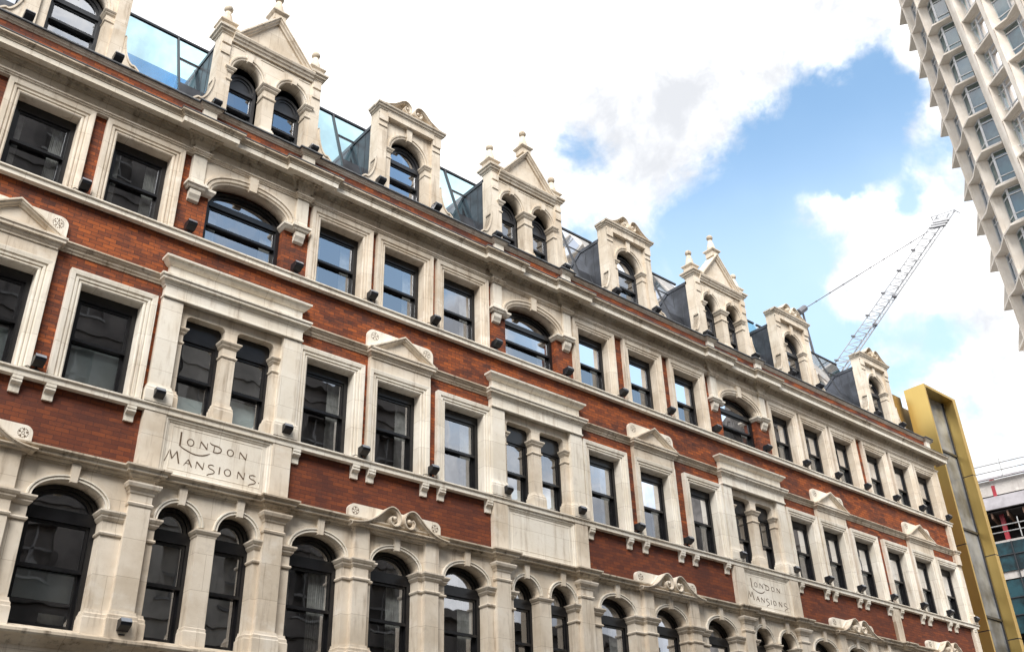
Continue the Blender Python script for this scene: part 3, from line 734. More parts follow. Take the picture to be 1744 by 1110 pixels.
mb.sweep(broken(XL, XR, bk[:-1], .07, .10), [(0, 15.602), (.355, 15.557), (.385, 15.565), (.39, 15.595), (.40, 15.60), (.41, 15.625), (.44, 15.645), (.455, 15.65), (.455, 15.69), (0, 15.80)], 'plan')
part(mb, 'cornice_cyma', STONE_D)
mb = MB()
mb.sweep(broken(XL, XR, bk[:-1], .07, .10), [(0, 15.803), (.458, 15.693), (.466, 15.693), (.466, 15.715), (0, 15.83)], 'plan')
part(mb, 'lead_flashing', LEAD)
# --- parapet coping
ck = [(c+s*1.19-.17, c+s*1.19+.17) for c in BAY for s in (-1, 1)]+[(XR-.55, XR-.22)]
mb = MB(); mb.sweep(broken(XL, XR-.05, ck, .152, .09), [(-.05, 16.22), (.01, 16.225), (.02, 16.25), (.045, 16.26), (.06, 16.29), (.075, 16.30), (.075, 16.33), (-.05, 16.338)], 'plan'); mb.box(XL, XR-.2, -.33, .11, 16.23, 16.337)
for a, b in ck: mb.box(a+.002, b-.002, .1, .24, 16.224, 16.335)
part(mb, 'parapet_coping', STONE)
mb = MB(); mb.sweep(broken(XL, XR-.05, ck, .152, .09), [(-.05, 16.345), (.095, 16.333), (.108, 16.32), (.115, 16.335), (.108, 16.36), (-.05, 16.372)], 'plan'); mb.box(XL, XR-.2, -.33, .11, 16.341, 16.370)
part(mb, 'lead_capping', LEAD)
for a, b in ck: mb = MB(); mb.box(a+.02, b-.02, 0, .235, 15.75, 16.222); part(mb, 'parapet_block', STONE_L)

# ================================================================== dormers
def finial(mb, x, o, z, h=.86, s=1.0):
    mb.box(x-.13*s, x+.13*s, o-.13*s, o+.13*s, z-.02, z+.17*h)
    P = [(x-.13*s, o-.13*s), (x-.13*s, o+.13*s), (x+.13*s, o+.13*s), (x+.13*s, o-.13*s)]
    mb.sweep(P, [(0, z+.15*h), (.03, z+.18*h), (.06, z+.22*h), (.06, z+.26*h), (0, z+.29*h)], 'plan', closed=True)
    mb.lathe(x, o, [(.0, z+.28*h), (.115*s, z+.28*h), (.12*s, z+.36*h), (.10*s, z+.52*h), (.065*s, z+.68*h), (.06*s, z+.74*h), (.0, z+.74*h)], 10)
def fin_ball(mb, x, o, z, h, s=1.0):
    mb.add(*_ball(x, o, z+.86*h, .085*s, 12, 8), True)
def buttress(mb, x, s, z0, w=.52, h=1.0, o0=-.2, o1=.02, k=.06):
    # scroll buttress beside a dormer: concave curve ending in a volute at the foot
    pr = [(0, h), (.02, h+.02), (.05, h-.02), (.055, h*.86), (.08, h*.70), (.13, h*.52), (.20, h*.38), (.25, h*.33), (.29, h*.335), (.34, h*.31), (.42, h*.22), (.47, h*.11), (w, 0)]
    P = smooth_path(pr, 3)
    mb.prism([(x+s*a, z0+b) for a, b in P]+[(x, z0)], o0, o1-.02)
    Q = [(x+s*a, z0+b) for a, b in P]; d = s
    mb.sweep(Q, [(0, o0), (0, o1+.01), (-.035*d, o1+.01), (-.035*d, o0)], 'elev')
    mb.sweep([(x+s*(.30+.11*math.cos(t)), z0+.14+.11*math.sin(t)) for t in [PI*.9*(-1)+i*PI*1.3/10 for i in range(11)]], [(0, o1-.03), (0, o1+.0), (.022, o1+.0), (.022, o1-.03)], 'elev')
def cheek(parent, x, s, z0, zt, depth=1.25):
    mb = MB()
    for xx in (x, ):
        a, b = sorted((xx, xx-s*.02))
        poly = [(-.30, z0), (-.42, z0), (-.30-depth, zt), (-.30, zt)]
        mb.prismx([(-.28, z0), (-.45, z0), (-1.55, zt), (-.28, zt)], a, b)
    return mb
ZB = 16.36
def dormer_single(c, i):
    mb = MB(); O = 0.0; th = .36
    for s in (-1, 1):
        a, b = sorted((c+s*.70, c+s*.955))
        mb.box(a, b, O-th, O+.01, ZB-.05, 18.80)
        for zz in (18.42, 18.62): mb.box(a-.012, b+.012, O-.05, O+.03, zz, zz+.035) if False else None
        mb.box(a-.0, b+.0, O, O+.045, 18.60, 18.84); mb.prism([(a, 18.42), (b, 18.42), (b, 18.45), (a, 18.45)], O, O+.035)
    ctr = 17.86; rx = .525; rz = .56
    arch_panel(mb, c-.70, c+.70, 18.80, c, ctr, rx, rz, -.08, .26)
    mb.box(c-.72, c+.72, -.33, .055, 18.775, 18.95)
    mb.box(c-.955, c+.955, -th, .04, 18.80, 18.955)
    for s in (-1, 1):
        a, b = sorted((c+s*rx, c+s*.70)); mb.box(a, b, -.34, -.06, ZB, ctr); capital(mb, a, b, -.06, ctr, .75, -.3)
    mb.sweep(ell(c, ctr, rx, rz, PI, 0, 26), [(0, -.082), (0, -.06), (.035, -.05), (.04, -.065), (.055, -.065), (.065, -.035), (.10, -.03), (.105, -.082)], 'elev')
    mb.prism([(c-.065, ctr+rz-.05), (c+.065, ctr+rz-.05), (c+.085, 18.78), (c-.085, 18.78)], -.1, -.01)
    mb.sweep([(c-.955, -th), (c-.955, .04), (c+.955, .04), (c+.955, -th)], [(0, 18.93), (.02, 18.94), (.03, 18.98), (.06, 18.99), (.07, 19.03), (.10, 19.05), (.11, 19.09), (0, 19.11)], 'plan')
    mb.box(c-.94, c+.94, -th+.01, .03, 18.94, 19.10)
    for s in (-1, 1): buttress(mb, c+s*.955, s, ZB, h=.98)
    d = part(mb, 'dormer', STONE)
    m1 = MB(); m2 = MB(); scroll(m1, m2, c, 19.10, -.06, .14, .92, .92)
    q = m1.build('scroll_pediment', STONE); q.parent = d; q = m2.build('tympanum', STONE); q.parent = d
    f, ps = sash(w=1.05, h=17.78-ZB, rail=.86, side=.07, arch=.52, head=.1)
    g = MB(); g.v = [(x+c, o-.12, z+ZB) for x, o, z in f.v]; g.f = f.f; g.sm = f.sm
    q = g.build('window', DARKGREY); q.parent = d
    for p in ps:
        g = MB(); g.v = [(x+c, o-.12, z+ZB) for x, o, z in p.v]; g.f = p.f; g.sm = p.sm
        q = g.build('pane', GLASS); q.parent = d
    zinc_box(d, c, .955, 18.55)
def zinc_box(d, c, hw, zt):
    mb = MB()
    mb.prismx([(-.33, ZB-.05), (-.45, ZB-.05), (-1.30, zt), (-.33, zt)], c-hw+.02, c-hw+.06)
    mb.prismx([(-.33, ZB-.05), (-.45, ZB-.05), (-1.30, zt), (-.33, zt)], c+hw-.06, c+hw-.02)
    mb.box(c-hw, c+hw, -2.6, -.34, zt-.02, zt+.09)
    mb.box(c-hw+.1, c+hw-.1, -1.1, -1.05, ZB, zt)
    mb.box(c-hw+.02, c+hw-.02, -2.6, -1.30, ZB, zt-.02)
    q = mb.build('zinc_cheek', ZINC); q.parent = d
    mb = MB()
    for s in (-1, 1):
        for oo in (-.62, -.95):
            mb.box(c+s*(hw-.02)-.006, c+s*(hw-.02)+.006, oo-.012, oo+.012, max(ZB, ZB+(-oo-.42)*2.6), zt-.02)
        mb.prismx([(-.42, ZB), (-.47, ZB), (-1.36, zt), (-1.30, zt)], c+s*(hw+.012)-.03, c+s*(hw+.012)+.03)
    q = mb.build('zinc_seam', ZINC2); q.parent = d
def dormer_gabled(c, i):
    mb = MB(); th = .38
    for s in (-1, 1):
        a, b = sorted((c+s*1.04, c+s*1.29))
        mb.box(a, b, -th, .0, ZB-.05, 18.85)
        mb.box(a+.02, b-.02, 0, .04, 18.52, 18.70); mb.box(a+.02, b-.02, 0, .03, 18.22, 18.46)
        mb.sweep([(a, -th), (a, .0), (b, .0), (b, -th)], [(0, 18.80), (.02, 18.81), (.03, 18.85), (.07, 18.87), (.08, 18.92), (.115, 18.94), (.12, 18.99), (0, 19.02)], 'plan', closed=True)
        mb.box(a+.005, b-.005, -th+.005, -.005, 18.84, 19.01)
        P = [(a+.03, -th+.03), (a+.03, -.03), (b-.03, -.03), (b-.03, -th+.03)]
        mb.sweep(P, [(0, 19.0), (0, 19.08), (.03, 19.09), (.04, 19.13), (0, 19.16)], 'plan', closed=True)
        buttress(mb, c+s*1.29, s, ZB, h=1.0, w=.5)
    ctr = 17.88; rx = .375; rz = .45
    for d_ in (-.57, .57):
        x0, x1 = (c-1.04, c) if d_ < 0 else (c, c+1.04)
        arch_panel(mb, x0, x1, 18.72, c+d_, ctr, rx, rz, -.03, .30)
        mb.sweep(ell(c+d_, ctr, rx, rz, PI, 0, 24), [(0, -.032), (0, -.012), (.03, -.002), (.035, -.015), (.045, -.015), (.055, .012), (.085, .018), (.09, -.032)], 'elev')
        t = ctr+rz; mb.prism([(c+d_-.055, t-.045), (c+d_+.055, t-.045), (c+d_+.07, t+.14), (c+d_-.07, t+.14)], -.05, .04)
    mb.box(c-.195, c+.195, -.33, -.031, ctr-.001, ctr+.02)
    mb.box(c-.14, c+.14, -.3, .0, ZB, ctr); capital(mb, c-.14, c+.14, 0, ctr, .95, -.28); base(mb, c-.14, c+.14, 0, ZB-.04, ZB+.30, -.28)
    for s in (-1, 1):
        a, b = sorted((c+s*.945, c+s*1.04)); mb.box(a, b, -.33, -.01, ZB, ctr); capital(mb, a, b, -.01, ctr, .9, -.3)
        mb.box(*sorted((c+s*.70, c+s*1.0)), -.03, -.015, 18.58, 18.60)
    mb.box(c-.30, c+.30, -.03, -.015, 18.58, 18.60)
    mb.box(c-1.04, c+1.04, -th, .0, 18.69, 18.86)
    mb.prismx([(0, 18.67), (.02, 18.675), (.035, 18.73), (.065, 18.75), (.08, 18.80), (.11, 18.82), (.13, 18.87), (.13, 18.90), (0, 18.93)], c-1.04, c+1.04)
    mb.prismx([(-.3, 18.86), (.0, 18.86), (0, 18.92), (-.3, 18.92)], c-1.03, c+1.03)
    d = part(mb, 'dormer', STONE)
    g = MB(); zb = 18.93; ap = 20.10; hw = .97
    g.sweep([(c-hw, zb), (c, ap), (c+hw, zb)], [(0, -.28), (0, .13), (-.035, .13), (-.045, .10), (-.075, .095), (-.095, .05), (-.13, .04), (-.14, -.28)], 'elev')
    g.prism([(c-hw+.1, zb-.02), (c+hw-.1, zb-.02), (c, ap-.12)], -.25, -.01)
    q = g.build('gable', STONE); q.parent = d
    for (x, z, h, o) in ((c-1.165, 19.02, .86, -.19), (c+1.165, 19.02, .86, -.19), (c, 20.02, .92, -.08)):
        g = MB(); finial(g, x, o, z, h, 1.2); q = g.build('finial', STONE); q.parent = d
        g = MB(); fin_ball(g, x, o, z, h, 1.3); q = g.build('finial_ball', STONE_D); q.parent = d
    for s in (-1, 1):
        f, ps = sash(w=.76, h=17.66-ZB, rail=.72, side=.07, arch=.44, head=.08); f.prism(ell(0, 17.66-ZB, .37, .43, PI, 0, 14), -.25, -.22); ps = ps[:2]
        for mm, nm, mt in [(f, 'window', DARKGREY)]+[(p, 'pane', GLASS) for p in ps]:
            g = MB(); g.v = [(x+c+s*.57, o-.12, z+ZB) for x, o, z in mm.v]; g.f = mm.f; g.sm = mm.sm
            q = g.build(nm, mt); q.parent = d
    zinc_box(d, c, 1.29, 18.62)
for i, c in enumerate(BCX): dormer_single(c, i)
for i, c in enumerate(ACX): dormer_gabled(c, i)
# --- sloping roof glazing between dormers
spans = sorted([(c-.98, c+.98) for c in BCX]+[(c-1.31, c+1.31) for c in ACX]); prev = XL
def gl_o(z): return -.42-(z-16.4)*.335
ZG = 19.45
gaps = []
for a, b in spans: gaps.append((prev, a)); prev = b
for k, (a, b) in enumerate(gaps):
    if b-a < .3: continue
    g = MB(); fr = MB(); z0 = 16.36
    g.add([(a-.9, gl_o(z0), z0), (b+.9, gl_o(z0), z0), (b+.9, gl_o(ZG), ZG), (a-.9, gl_o(ZG), ZG)], [(0, 1, 2, 3)])
    part(g, 'roof_glazing', GLASSR)
    xs = [b-.48]+([a+.55] if k >= 4 else [])
    for x in xs: fr.prismx([(gl_o(z0)+.03, z0), (gl_o(z0)-.05, z0), (gl_o(ZG)-.05, ZG), (gl_o(ZG)+.03, ZG)], x-.022, x+.022)
    fr.box(a-.9, b+.9, gl_o(ZG)-.04, gl_o(ZG)+.03, ZG-.01, ZG+.045)
    fr.box(b-.48, b+.9, gl_o(18.6)-.04, gl_o(18.6)+.015, 18.58, 18.62)
    # zinc apron right of the post
    part(fr, 'glazing_frame', DARKGREY); ap = MB(); ap.prismx([(gl_o(z0)+.01, z0), (gl_o(z0)-.005, z0), (gl_o(17.6)-.0, 17.6), (gl_o(17.6)+.012, 17.6)], b-.46, b+.02); part(ap, 'roof_apron', ZINC)
mb = MB(); mb.box(3.75, 5.55, -.95, -.94, 16.4, 17.85); part(mb, 'blue_reflection_sheet', glass_mat('reflection_blue', .05, .10, (.05, .50, .74), 1.0))  # added blue sheet; its tint paints the reflection low in the glazing
mb = MB(); mb.prismx([(-.45, 16.3), (-3, 16.3), (-3, 19.35), (-1.45, 19.35)], 33.75, 34.95); part(mb, 'zinc_mansard', ZINC)

# ================================================================== floodlights standing on the ledges
lamp = thing('floodlight', '', 'floodlight', (0, 0, 0), 'black floodlights standing along the ledges')
h = MB()
h.prismx([(-.05, .10), (.06, .055), (.19, .13), (.20, .17), (.15, .235), (-.03, .225)], -.09, .09)
hb = h.build('housing', LAMPM, lamp)
g = MB(); g.prismx([(.152, .238), (.203, .172), (.212, .18), (.16, .248)], -.085, .085); g.prismx([(-.03, .228), (.15, .238), (.15, .244), (-.03, .234)], -.075, .075); g.build('lens', LAMPG, lamp)  # lens, with paler grey strips painting the lamp's lit top and front
b = MB(); b.box(-.05, .05, -.04, .06, 0, .02); b.box(-.015, .015, -.01, .03, .02, .12); b.tube((-.02, .02, .02), (-.14, .03, .05), .008, 5); b.tube((-.14, .03, .05), (-.24, -.05, .006), .008, 5)
b.build('bracket', BLACK, lamp)
LT = [3.66, 5.73, 8.1, 9.98, 11.72, 13.59, 15.98, 18.01, 19.93, 21.95, 24.37, 26.4, 28.16, 29.89, 31.76, 33.51, 35.3]
LM = [3.59, 5.65, 8.2, 9.96, 11.71, 13.79, 16.1, 18.15, 20.02, 22.24, 24.72, 26.42, 28.16, 30.01, 31.86, 33.59, 35.35]
LC = [1.99, 3.72, 5.85, 8.22, 10.07, 11.73, 13.69, 16.14, 18.14, 19.83, 22.16, 24.58, 26.57, 28.16, 31.82, 33.52]
OR = ['first', 'second', 'third', 'fourth', 'fifth', 'sixth', 'seventh', 'eighth', 'ninth', 'tenth', 'eleventh', 'twelfth', 'thirteenth', 'fourteenth', 'fifteenth', 'sixteenth', 'seventeenth']
placed = 0
def nearest_t(x, arr, nm):
    return nm
for (row, z, o, desc) in ((LT, ZT, .10, 'on top ledge'), (LM, ZM, .10, 'on middle ledge'), (LC, 16.375, .10, 'on roof coping')):
    for i, x in enumerate(row):
        near = ''
        dist = [(abs(x-c-s*1.2), ('left' if s < 0 else 'right', k)) for k, c in enumerate(BAY) for s in (-1, 1)]
        dm, (sd_, k) = min(dist)
        if row is LT and dm < .5: near = ' %s of %s wide arched window' % (sd_, OR[k])
        elif row is LM and dm < .6: near = ' by %s pier of %s hooded pair' % (sd_, OR[k])
        elif row is LC:
            best = min([(abs(x-c), 'gabled', k, c) for k, c in enumerate(ACX)]+[(abs(x-c), 'scroll-topped', k, c) for k, c in enumerate(BCX)])
            near = ' %s of %s %s dormer' % ('left' if x < best[3] else 'right', OR[best[2]], best[1])
        elif i == len(row)-1: near = ' near the gold building'
        else: near = ' between tall windows'
        lab = 'floodlight %s%s, %s from left' % (desc, near, OR[i])
        loc = (x, -o, z+.004)
        if placed == 0: lamp.location = loc; lamp['label'] = lab
        else:
            q = copy_thing(lamp, loc, lab)
        placed += 1
q = copy_thing(lamp, (5.66, -.22, 5.375), 'floodlight on the lowest stone ledge below the large carved name tablet')

# ================================================================== gold framed building beyond
gold = thing('gold_building', 'modern building framed in shiny gold metal panels beyond the brick block', 'building', (39.2, 1.5, 0))
def gp(mb, name, m): o = mb.build(name, m); o.parent = gold; o.location = (-39.2, -1.5, 0); return o
X0, X1, ZGt = 38.0, 40.45, 19.97; OF = -.62; OB = -1.55
mb = MB(); fl = MB()
zs = [0, 3.0, 6.4, 9.7, 13.0, 16.4, ZGt]
for i in range(len(zs)-1):
    za, zb = zs[i]+.02, zs[i+1]-(.02 if i < len(zs)-2 else 0)
    mb.box(X0, X0+.10, OB, OF, za, zb)                    # left fin, outer face
    mb.box(X1-.06, X1+.22, -1.2, OF, za, zb)                # right jamb
mb.box(X0+.102, X1-.062, OB, OF, ZGt-.12, ZGt)            # soffit panel
gp(mb, 'gold_frame', GOLD)
mb = MB(); mb.box(X0+.01, X0+.09, OB, OF-.01, 0, ZGt-.05); mb.box(X1-.05, X1+.15, OB, OF-.01, 0, ZGt-.05); gp(mb, 'frame_joint', DARKGREY)
mb = MB(); mb.box(37.1, 37.98, -6, -1.75, 0, 19.7); mb.box(37.98, 42, -7, -2.1, 0, 19.6); gp(mb, 'shaded_metal_wall', SHADED_METAL)
g = MB(); g.box(X0+.12, X1-.08, -1.12, -1.10, 0, ZGt-.13); gp(g, 'tall_glazing', plain('grey_reflection', (.34, .36, .385), .33, .25, .8, .45, bmp=.1))  # opaque patchy grey painted in place of the glass reflection
fr = MB()
for z in (3.3, 6.9, 10.4, 13.9, 17.3): fr.box(X0+.11, X1-.07, -1.11, -1.04, z, z+.09)
fr.box(X1-.14, X1-.08, -1.11, -1.04, 0, ZGt-.13)
gp(fr, 'glazing_bar', DARKGREY)
mb = MB(); mb.box(X0+.105, X1-.07, -1.2, -1.15, 0, ZGt-.13); gp(mb, 'reflection_screen', plain('reflection_grey', (.42, .44, .45), .6, 0, .75, .9))  # added backing screen, coloured like the grey-white reflection
# ================================================================== building site beyond
U = Vector((.2275, -.9738, 0)); V = Vector((.9738, .2275, 0)); P1 = Vector((60.0, 8.99, 0))
site = thing('building_site', 'unfinished concrete building with scaffolding, white sheeting and teal glazing', 'building', tuple(P1))
def sb(mb, s0, s1, d0, d1, z0, z1):      # along the face, depth behind face
    c = [P1+U*s+V*d for s in (s0, s1) for d in (d0, d1)]
    vs = [(p.x, -p.y, z) for p in c for z in (z0, z1)]
    mb.add(vs, [(0, 1, 3, 2), (4, 6, 7, 5), (0, 4, 5, 1), (2, 3, 7, 6), (0, 2, 6, 4), (1, 5, 7, 3)])
def sp(mb, name, m): o = mb.build(name, m); o.parent = site; o.location = tuple(-P1); return o
S0, S1 = -12, 16
mb = MB(); sb(mb, S0, S1, 0, 14, 22.0, 22.95); sb(mb, S0, S1, .5, 14, 19.2, 19.35); sb(mb, S0, S1, .5, 14, 17.05, 17.5); sp(mb, 'concrete_slab', CONC2)
mb = MB(); sb(mb, S0, S1, -.25, -.05, 21.1, 21.85); sb(mb, S0, S1, -.3, -.1, 22.95, 23.05); sp(mb, 'white_sheeting', SHEET)
mb = MB(); sb(mb, S0, S1, 3.5, 13.5, 0, 22.0); sb(mb, S0, S1, 0, 3.6, 20.95, 21.0); sp(mb, 'dark_interior', SITED)
mb = MB()
for k in range(30): sb(mb, S0+k*.9, S0+k*.9+.09, 0, 3.6, 20.6, 20.94)
sp(mb, 'ceiling_joist', plain('timber_joist', (.16, .09, .06), .8))
mb = MB()
sb(mb, S0, S1, .4, .5, 17.5, 19.2); sb(mb, S0, S1, .4, .5, 13.9, 16.95); sb(mb, S0, S1, .4, .5, 0, 13.4); sp(mb, 'teal_glazing', TEAL)
mb = MB()
for k in range(24): sb(mb, S0+k*1.2, S0+k*1.2+.06, .3, .4, 0, 19.2)
for z in (14.9, 15.9, 18.4): sb(mb, S0, S1, .3, .4, z, z+.05)
sp(mb, 'mullion', DARKGREY)
mb = MB(); sb(mb, .95, 1.2, .6, .9, 21.85, 23.3); sb(mb, .95, 1.2, .6, .9, 19.3, 21.0); sb(mb, 5, 5.2, .6, .9, 19.3, 22); sb(mb, 1.05, 1.25, -.02, .3, 21.85, 22.6); sp(mb, 'red_column', RED)
mb = MB()
def tb(s, d, z0, z1, r=.035): p = P1+U*s+V*d; mb.tube((p.x, -p.y, z0), (p.x, -p.y, z1), r)
def th_(s0, s1, d, z, r=.035): p = P1+U*s0+V*d; q = P1+U*s1+V*d; mb.tube((p.x, -p.y, z), (q.x, -q.y, z), r)
for k in range(18): tb(S0+k*1.55, -.4, 22.9, 24.1)
for z in (23.35, 23.8): th_(S0, S1, -.42, z)
for k in range(16): tb(S0+.4+k*1.7, -.2, 19.2, 20.4); tb(S0+1.1+k*1.7, -.2, 19.3, 22.1) if k % 3 == 0 else None
for z in (19.65, 20.05): th_(S0, S1, -.22, z)
for k in range(14): tb(S0+1+k*2.1, -.5, 0, 17.2)
sp(mb, 'scaffold_pole', TUBE)

# ================================================================== tower
tower = thing('office_tower', 'tall pale concrete office tower with a honeycomb of angular precast window bays', 'tower', (62, 3, 0))
TO = Vector((62, 3, 0))
def w2(x, y): return Vector((x, y-16.1, 0))
FH = 3.3; LEAN = Vector((-.134, -.147, -FH)); ZK = 58.9
def outward(d): 
    o = Vector((d.y, -d.x, 0)).normalized()
    return o if o.dot(Vector((-62, -17, 0))) > 0 else -o
def offset(P, dist):
    out = []
    for i, p in enumerate(P):
        ds = [(P[j+1]-P[j]) for j in (i-1, i) if 0 <= j < len(P)-1]
        ns = [outward(d) for d in ds]; m = sum(ns, Vector((0, 0, 0)))
        m = m*(len(ns)/m.length_squared) if len(ns) > 1 else m
        out.append(p-m*dist)
    return out
def bay_mesh(P, dep, org, end=False):
    """one storey of a canted precast bay: P is its outer edge in plan, node at z 0, glass set back by dep"""
    I = offset(P, dep); M_ = offset(P, dep*.86); n = len(P); con = MB(); fr = MB(); gl = MB(); sill = .62
    g = lambda p, z: (p.x-org.x, p.y-org.y, z)
    for i in range(n-1):
        a, b, ia, ib, ma, mb_ = P[i], P[i+1], I[i], I[i+1], M_[i], M_[i+1]
        con.add([g(a, 0), g(b, 0), g(b, .14), g(a, .14), g(mb_, sill), g(ma, sill), g(ib, sill+.02), g(ia, sill+.02), g(ib, 0), g(ia, 0)],
                [(0, 1, 2, 3), (3, 2, 4, 5), (5, 4, 6, 7), (9, 8, 1, 0)])
        gl.add([g(ia, sill), g(ib, sill), g(ib, FH), g(ia, FH)], [(0, 1, 2, 3)])
        d = (ib-ia); L = d.length; t = d/L; o = outward(d)
        def bar(u0, u1, z0, z1, th=.07):
            vs = [g(ia+t*u+o*w_, z) for u in (u0, u1) for w_ in (.005, th) for z in (z0, z1)]
            fr.add(vs, [(0, 1, 3, 2), (4, 6, 7, 5), (0, 4, 5, 1), (2, 3, 7, 6), (0, 2, 6, 4), (1, 5, 7, 3)])
        for z in (sill+.02, sill+.52, FH-.62, FH-.09): bar(.0, L, z, z+.055)
        bar(0, .06, sill, FH); bar(L-.06, L, sill, FH)
    for k_, (p, q) in enumerate(((P[0], I[0]), (P[-1], I[-1]))):
        if end and k_ == 0: con.add([g(p, 0), g(p, .14), g(p.lerp(q, .8), 2.1), g(p.lerp(q, .8), FH), g(q, FH), g(q, 0)], [(0, 1, 2, 3, 4, 5)])
        else: con.add([g(p, 0), g(p, FH), g(q, FH), g(q, 0)], [(0, 1, 2, 3)])
    if end:
        a = P[0].lerp(P[1], .12); ia = I[0].lerp(I[1], .12)
        con.add([g(P[0], .14), g(a, .14), g(P[0].lerp(I[0], .8), 2.1), g(a.lerp(ia, .8), 2.1), g(P[0].lerp(I[0], .8), FH), g(a.lerp(ia, .8), FH), g(ia, .14), g(ia, FH)], [(0, 1, 3, 2), (2, 3, 5, 4), (1, 6, 7, 5, 3)])
    return con, fr, gl
def V2(*c): return [w2(x, y) for x, y in c]
BAYS = [(V2((65.91, 22.78), (64.75, 21.95), (64.42, 21.74)), .70), (V2((64.38, 21.70), (63.66, 20.91), (62.26, 20.01)), .75), (V2((62.22, 19.98), (61.38, 19.12), (61.56, 17.72)), .75),
        (V2((59.42, 16.75), (59.18, 16.30), (58.35, 15.05)), .80), (V2((58.14, 14.73), (57.95, 13.60), (57.12, 12.63)), .75),
        (V2((56.92, 12.30), (56.70, 11.85), (55.87, 10.60)), .80), (V2((55.66, 10.28), (55.47, 9.15), (54.64, 8.18)), .75), (V2((54.44, 7.85), (54.22, 7.40), (53.39, 6.15)), .80)]
PIERS = [V2((61.56, 17.72), (61.22, 17.22)), V2((58.35, 15.05), (58.14, 14.73)), V2((57.12, 12.63), (56.92, 12.30)), V2((55.87, 10.60), (55.66, 10.28)), V2((54.64, 8.18), (54.44, 7.85)),
         V2((59.55, 16.95), (59.42, 16.75)), V2((53.39, 6.15), (53.2, 5.8)), V2((62.26, 20.03), (62.22, 19.98)), V2((64.40, 21.74), (64.36, 21.69))]
K0, NF = -3, 9
def stack(o):
    first = True
    for k in range(K0, NF):
        p = base_p+LEAN*k-TO
        if first: o.parent = tower; o.location = p; first = False
        else: put(o, tower, p)
for P, dep in BAYS:
    org = P[0]; base_p = Vector((org.x, org.y, ZK)); con, fr, gl = bay_mesh(P, dep, org, dep == .70)
    o = con.build('window_bay', CONC, flip=False)
    fr.build('window_frame', WHITE, flip=False).parent = o; gl.build('pane', GLASST, flip=False).parent = o
    stack(o)
def solid(mb, A, B):
    n = len(A); mb.add([tuple(p) for p in A]+[tuple(p) for p in B], [tuple(range(n)), tuple(range(2*n-1, n-1, -1))]+[(i, (i+1) % n, n+(i+1) % n, n+i) for i in range(n)])
for a, b in PIERS:
    o_ = outward(b-a)*(-.9); Q = [a, b, b+o_, a+o_]; mb = MB()
    top = LEAN*K0+Vector((0, 0, ZK+FH)); bot = LEAN*(NF-1)+Vector((0, 0, ZK))
    mb_top = [q+top for q in Q]; mb_bot = [q+bot for q in Q]; solid(mb, mb_top, mb_bot)
    o = mb.build('pier', CONC, flip=False); o.parent = tower; o.location = -TO
# recessed glazed slot with white balustrade panels between the two runs of bays
S0_, S1_ = w2(61.95, 17.0), w2(59.9, 16.35); sd0 = (S1_-S0_).normalized(); so = outward(S1_-S0_)
slot = MB(); pan = MB(); bars = MB()
for k in range(K0, NF):
    off_ = LEAN*k+Vector((0, 0, ZK))
    q = [S0_+off_, S1_+off_, S1_+off_+Vector((0, 0, FH)), S0_+off_+Vector((0, 0, FH))]
    slot.add([tuple(p) for p in q], [(0, 1, 2, 3)])
    L = (S1_-S0_).length
    for (u0, u1, z0, z1, w_, m_) in ((.25, L-.1, .1, 1.15, .12, pan), (.0, .06, 0, FH, .08, bars), (L*.5, L*.5+.05, 0, FH, .18, bars), (0, L, 1.15, 1.21, .18, bars), (0, L, 2.5, 2.56, .1, bars)):
        vs = [tuple(S0_+off_+sd0*u+so*w+Vector((0, 0, z))) for u in (u0, u1) for w in (.01, w_) for z in (z0, z1)]
        m_.add(vs, [(0, 1, 3, 2), (4, 6, 7, 5), (0, 4, 5, 1), (2, 3, 7, 6), (0, 2, 6, 4), (1, 5, 7, 3)])
for m_, nm, mt in ((slot, 'slot_glazing', GLASST), (pan, 'balustrade_panel', WHITE), (bars, 'slot_frame', WHITE)):
    o = m_.build(nm, mt, flip=False); o.parent = tower; o.location = -TO; o['kind'] = 'stuff' if nm == 'balustrade_panel' else ''
    if nm != 'balustrade_panel': del o['kind']
core = MB(); low = MB()
R_ = V2((65.75, 22.75), (64.4, 21.7), (62.2, 20.0), (61.5, 17.9), (61.2, 17.2), (59.4, 16.8), (58.1, 14.8), (57.1, 12.6), (55.7, 10.3), (54.6, 8.2), (53.2, 5.8))
I_ = [p-outward(R_[min(i+1, len(R_)-1)]-R_[max(i-1, 0)])*1.15 for i, p in enumerate(R_)]
ring = I_+[w2(62, 4), w2(74, 24)]
T0 = LEAN*K0+Vector((0, 0, ZK+FH)); T1 = LEAN*NF+Vector((0, 0, ZK+FH))
solid(core, [p+T0 for p in ring], [p+T1 for p in ring])
o = core.build('tower_core', plain('office_interior', (.20, .29, .31), .7, 0, .6, .5), flip=False); o.parent = tower; o.location = -TO
ring2 = [p-outward(R_[min(i+1, len(R_)-1)]-R_[max(i-1, 0)])*.2 for i, p in enumerate(R_)]+[w2(62, 4), w2(74, 24)]
Tb = LEAN*(NF+8); Tb.z = 0
solid(low, [p+T1 for p in ring2], [p+Tb for p in ring2])
o = low.build('lower_storeys', CONC, flip=False); o.parent = tower; o.location = -TO
for k in range(K0, NF):
    sl = MB(); t = LEAN*k+Vector((0, 0, ZK+FH-.05)); rg = [p-outward(R_[min(i+1, len(R_)-1)]-R_[max(i-1, 0)])*.66 for i, p in enumerate(R_)]+[w2(62, 4), w2(74, 24)]
    solid(sl, [p+t for p in rg], [p+t+Vector((0, 0, .2)) for p in rg]); o = sl.build('floor_slab', CONC, flip=False); o.parent = tower; o.location = -TO
pp = MB(); e = w2(61.2, 17.18)+so*.05; pp.tube(tuple(e+T0), tuple(e+T1), .07)
o = pp.build('drain_pipe', STEELD, flip=False); o.parent = tower; o.location = -TO

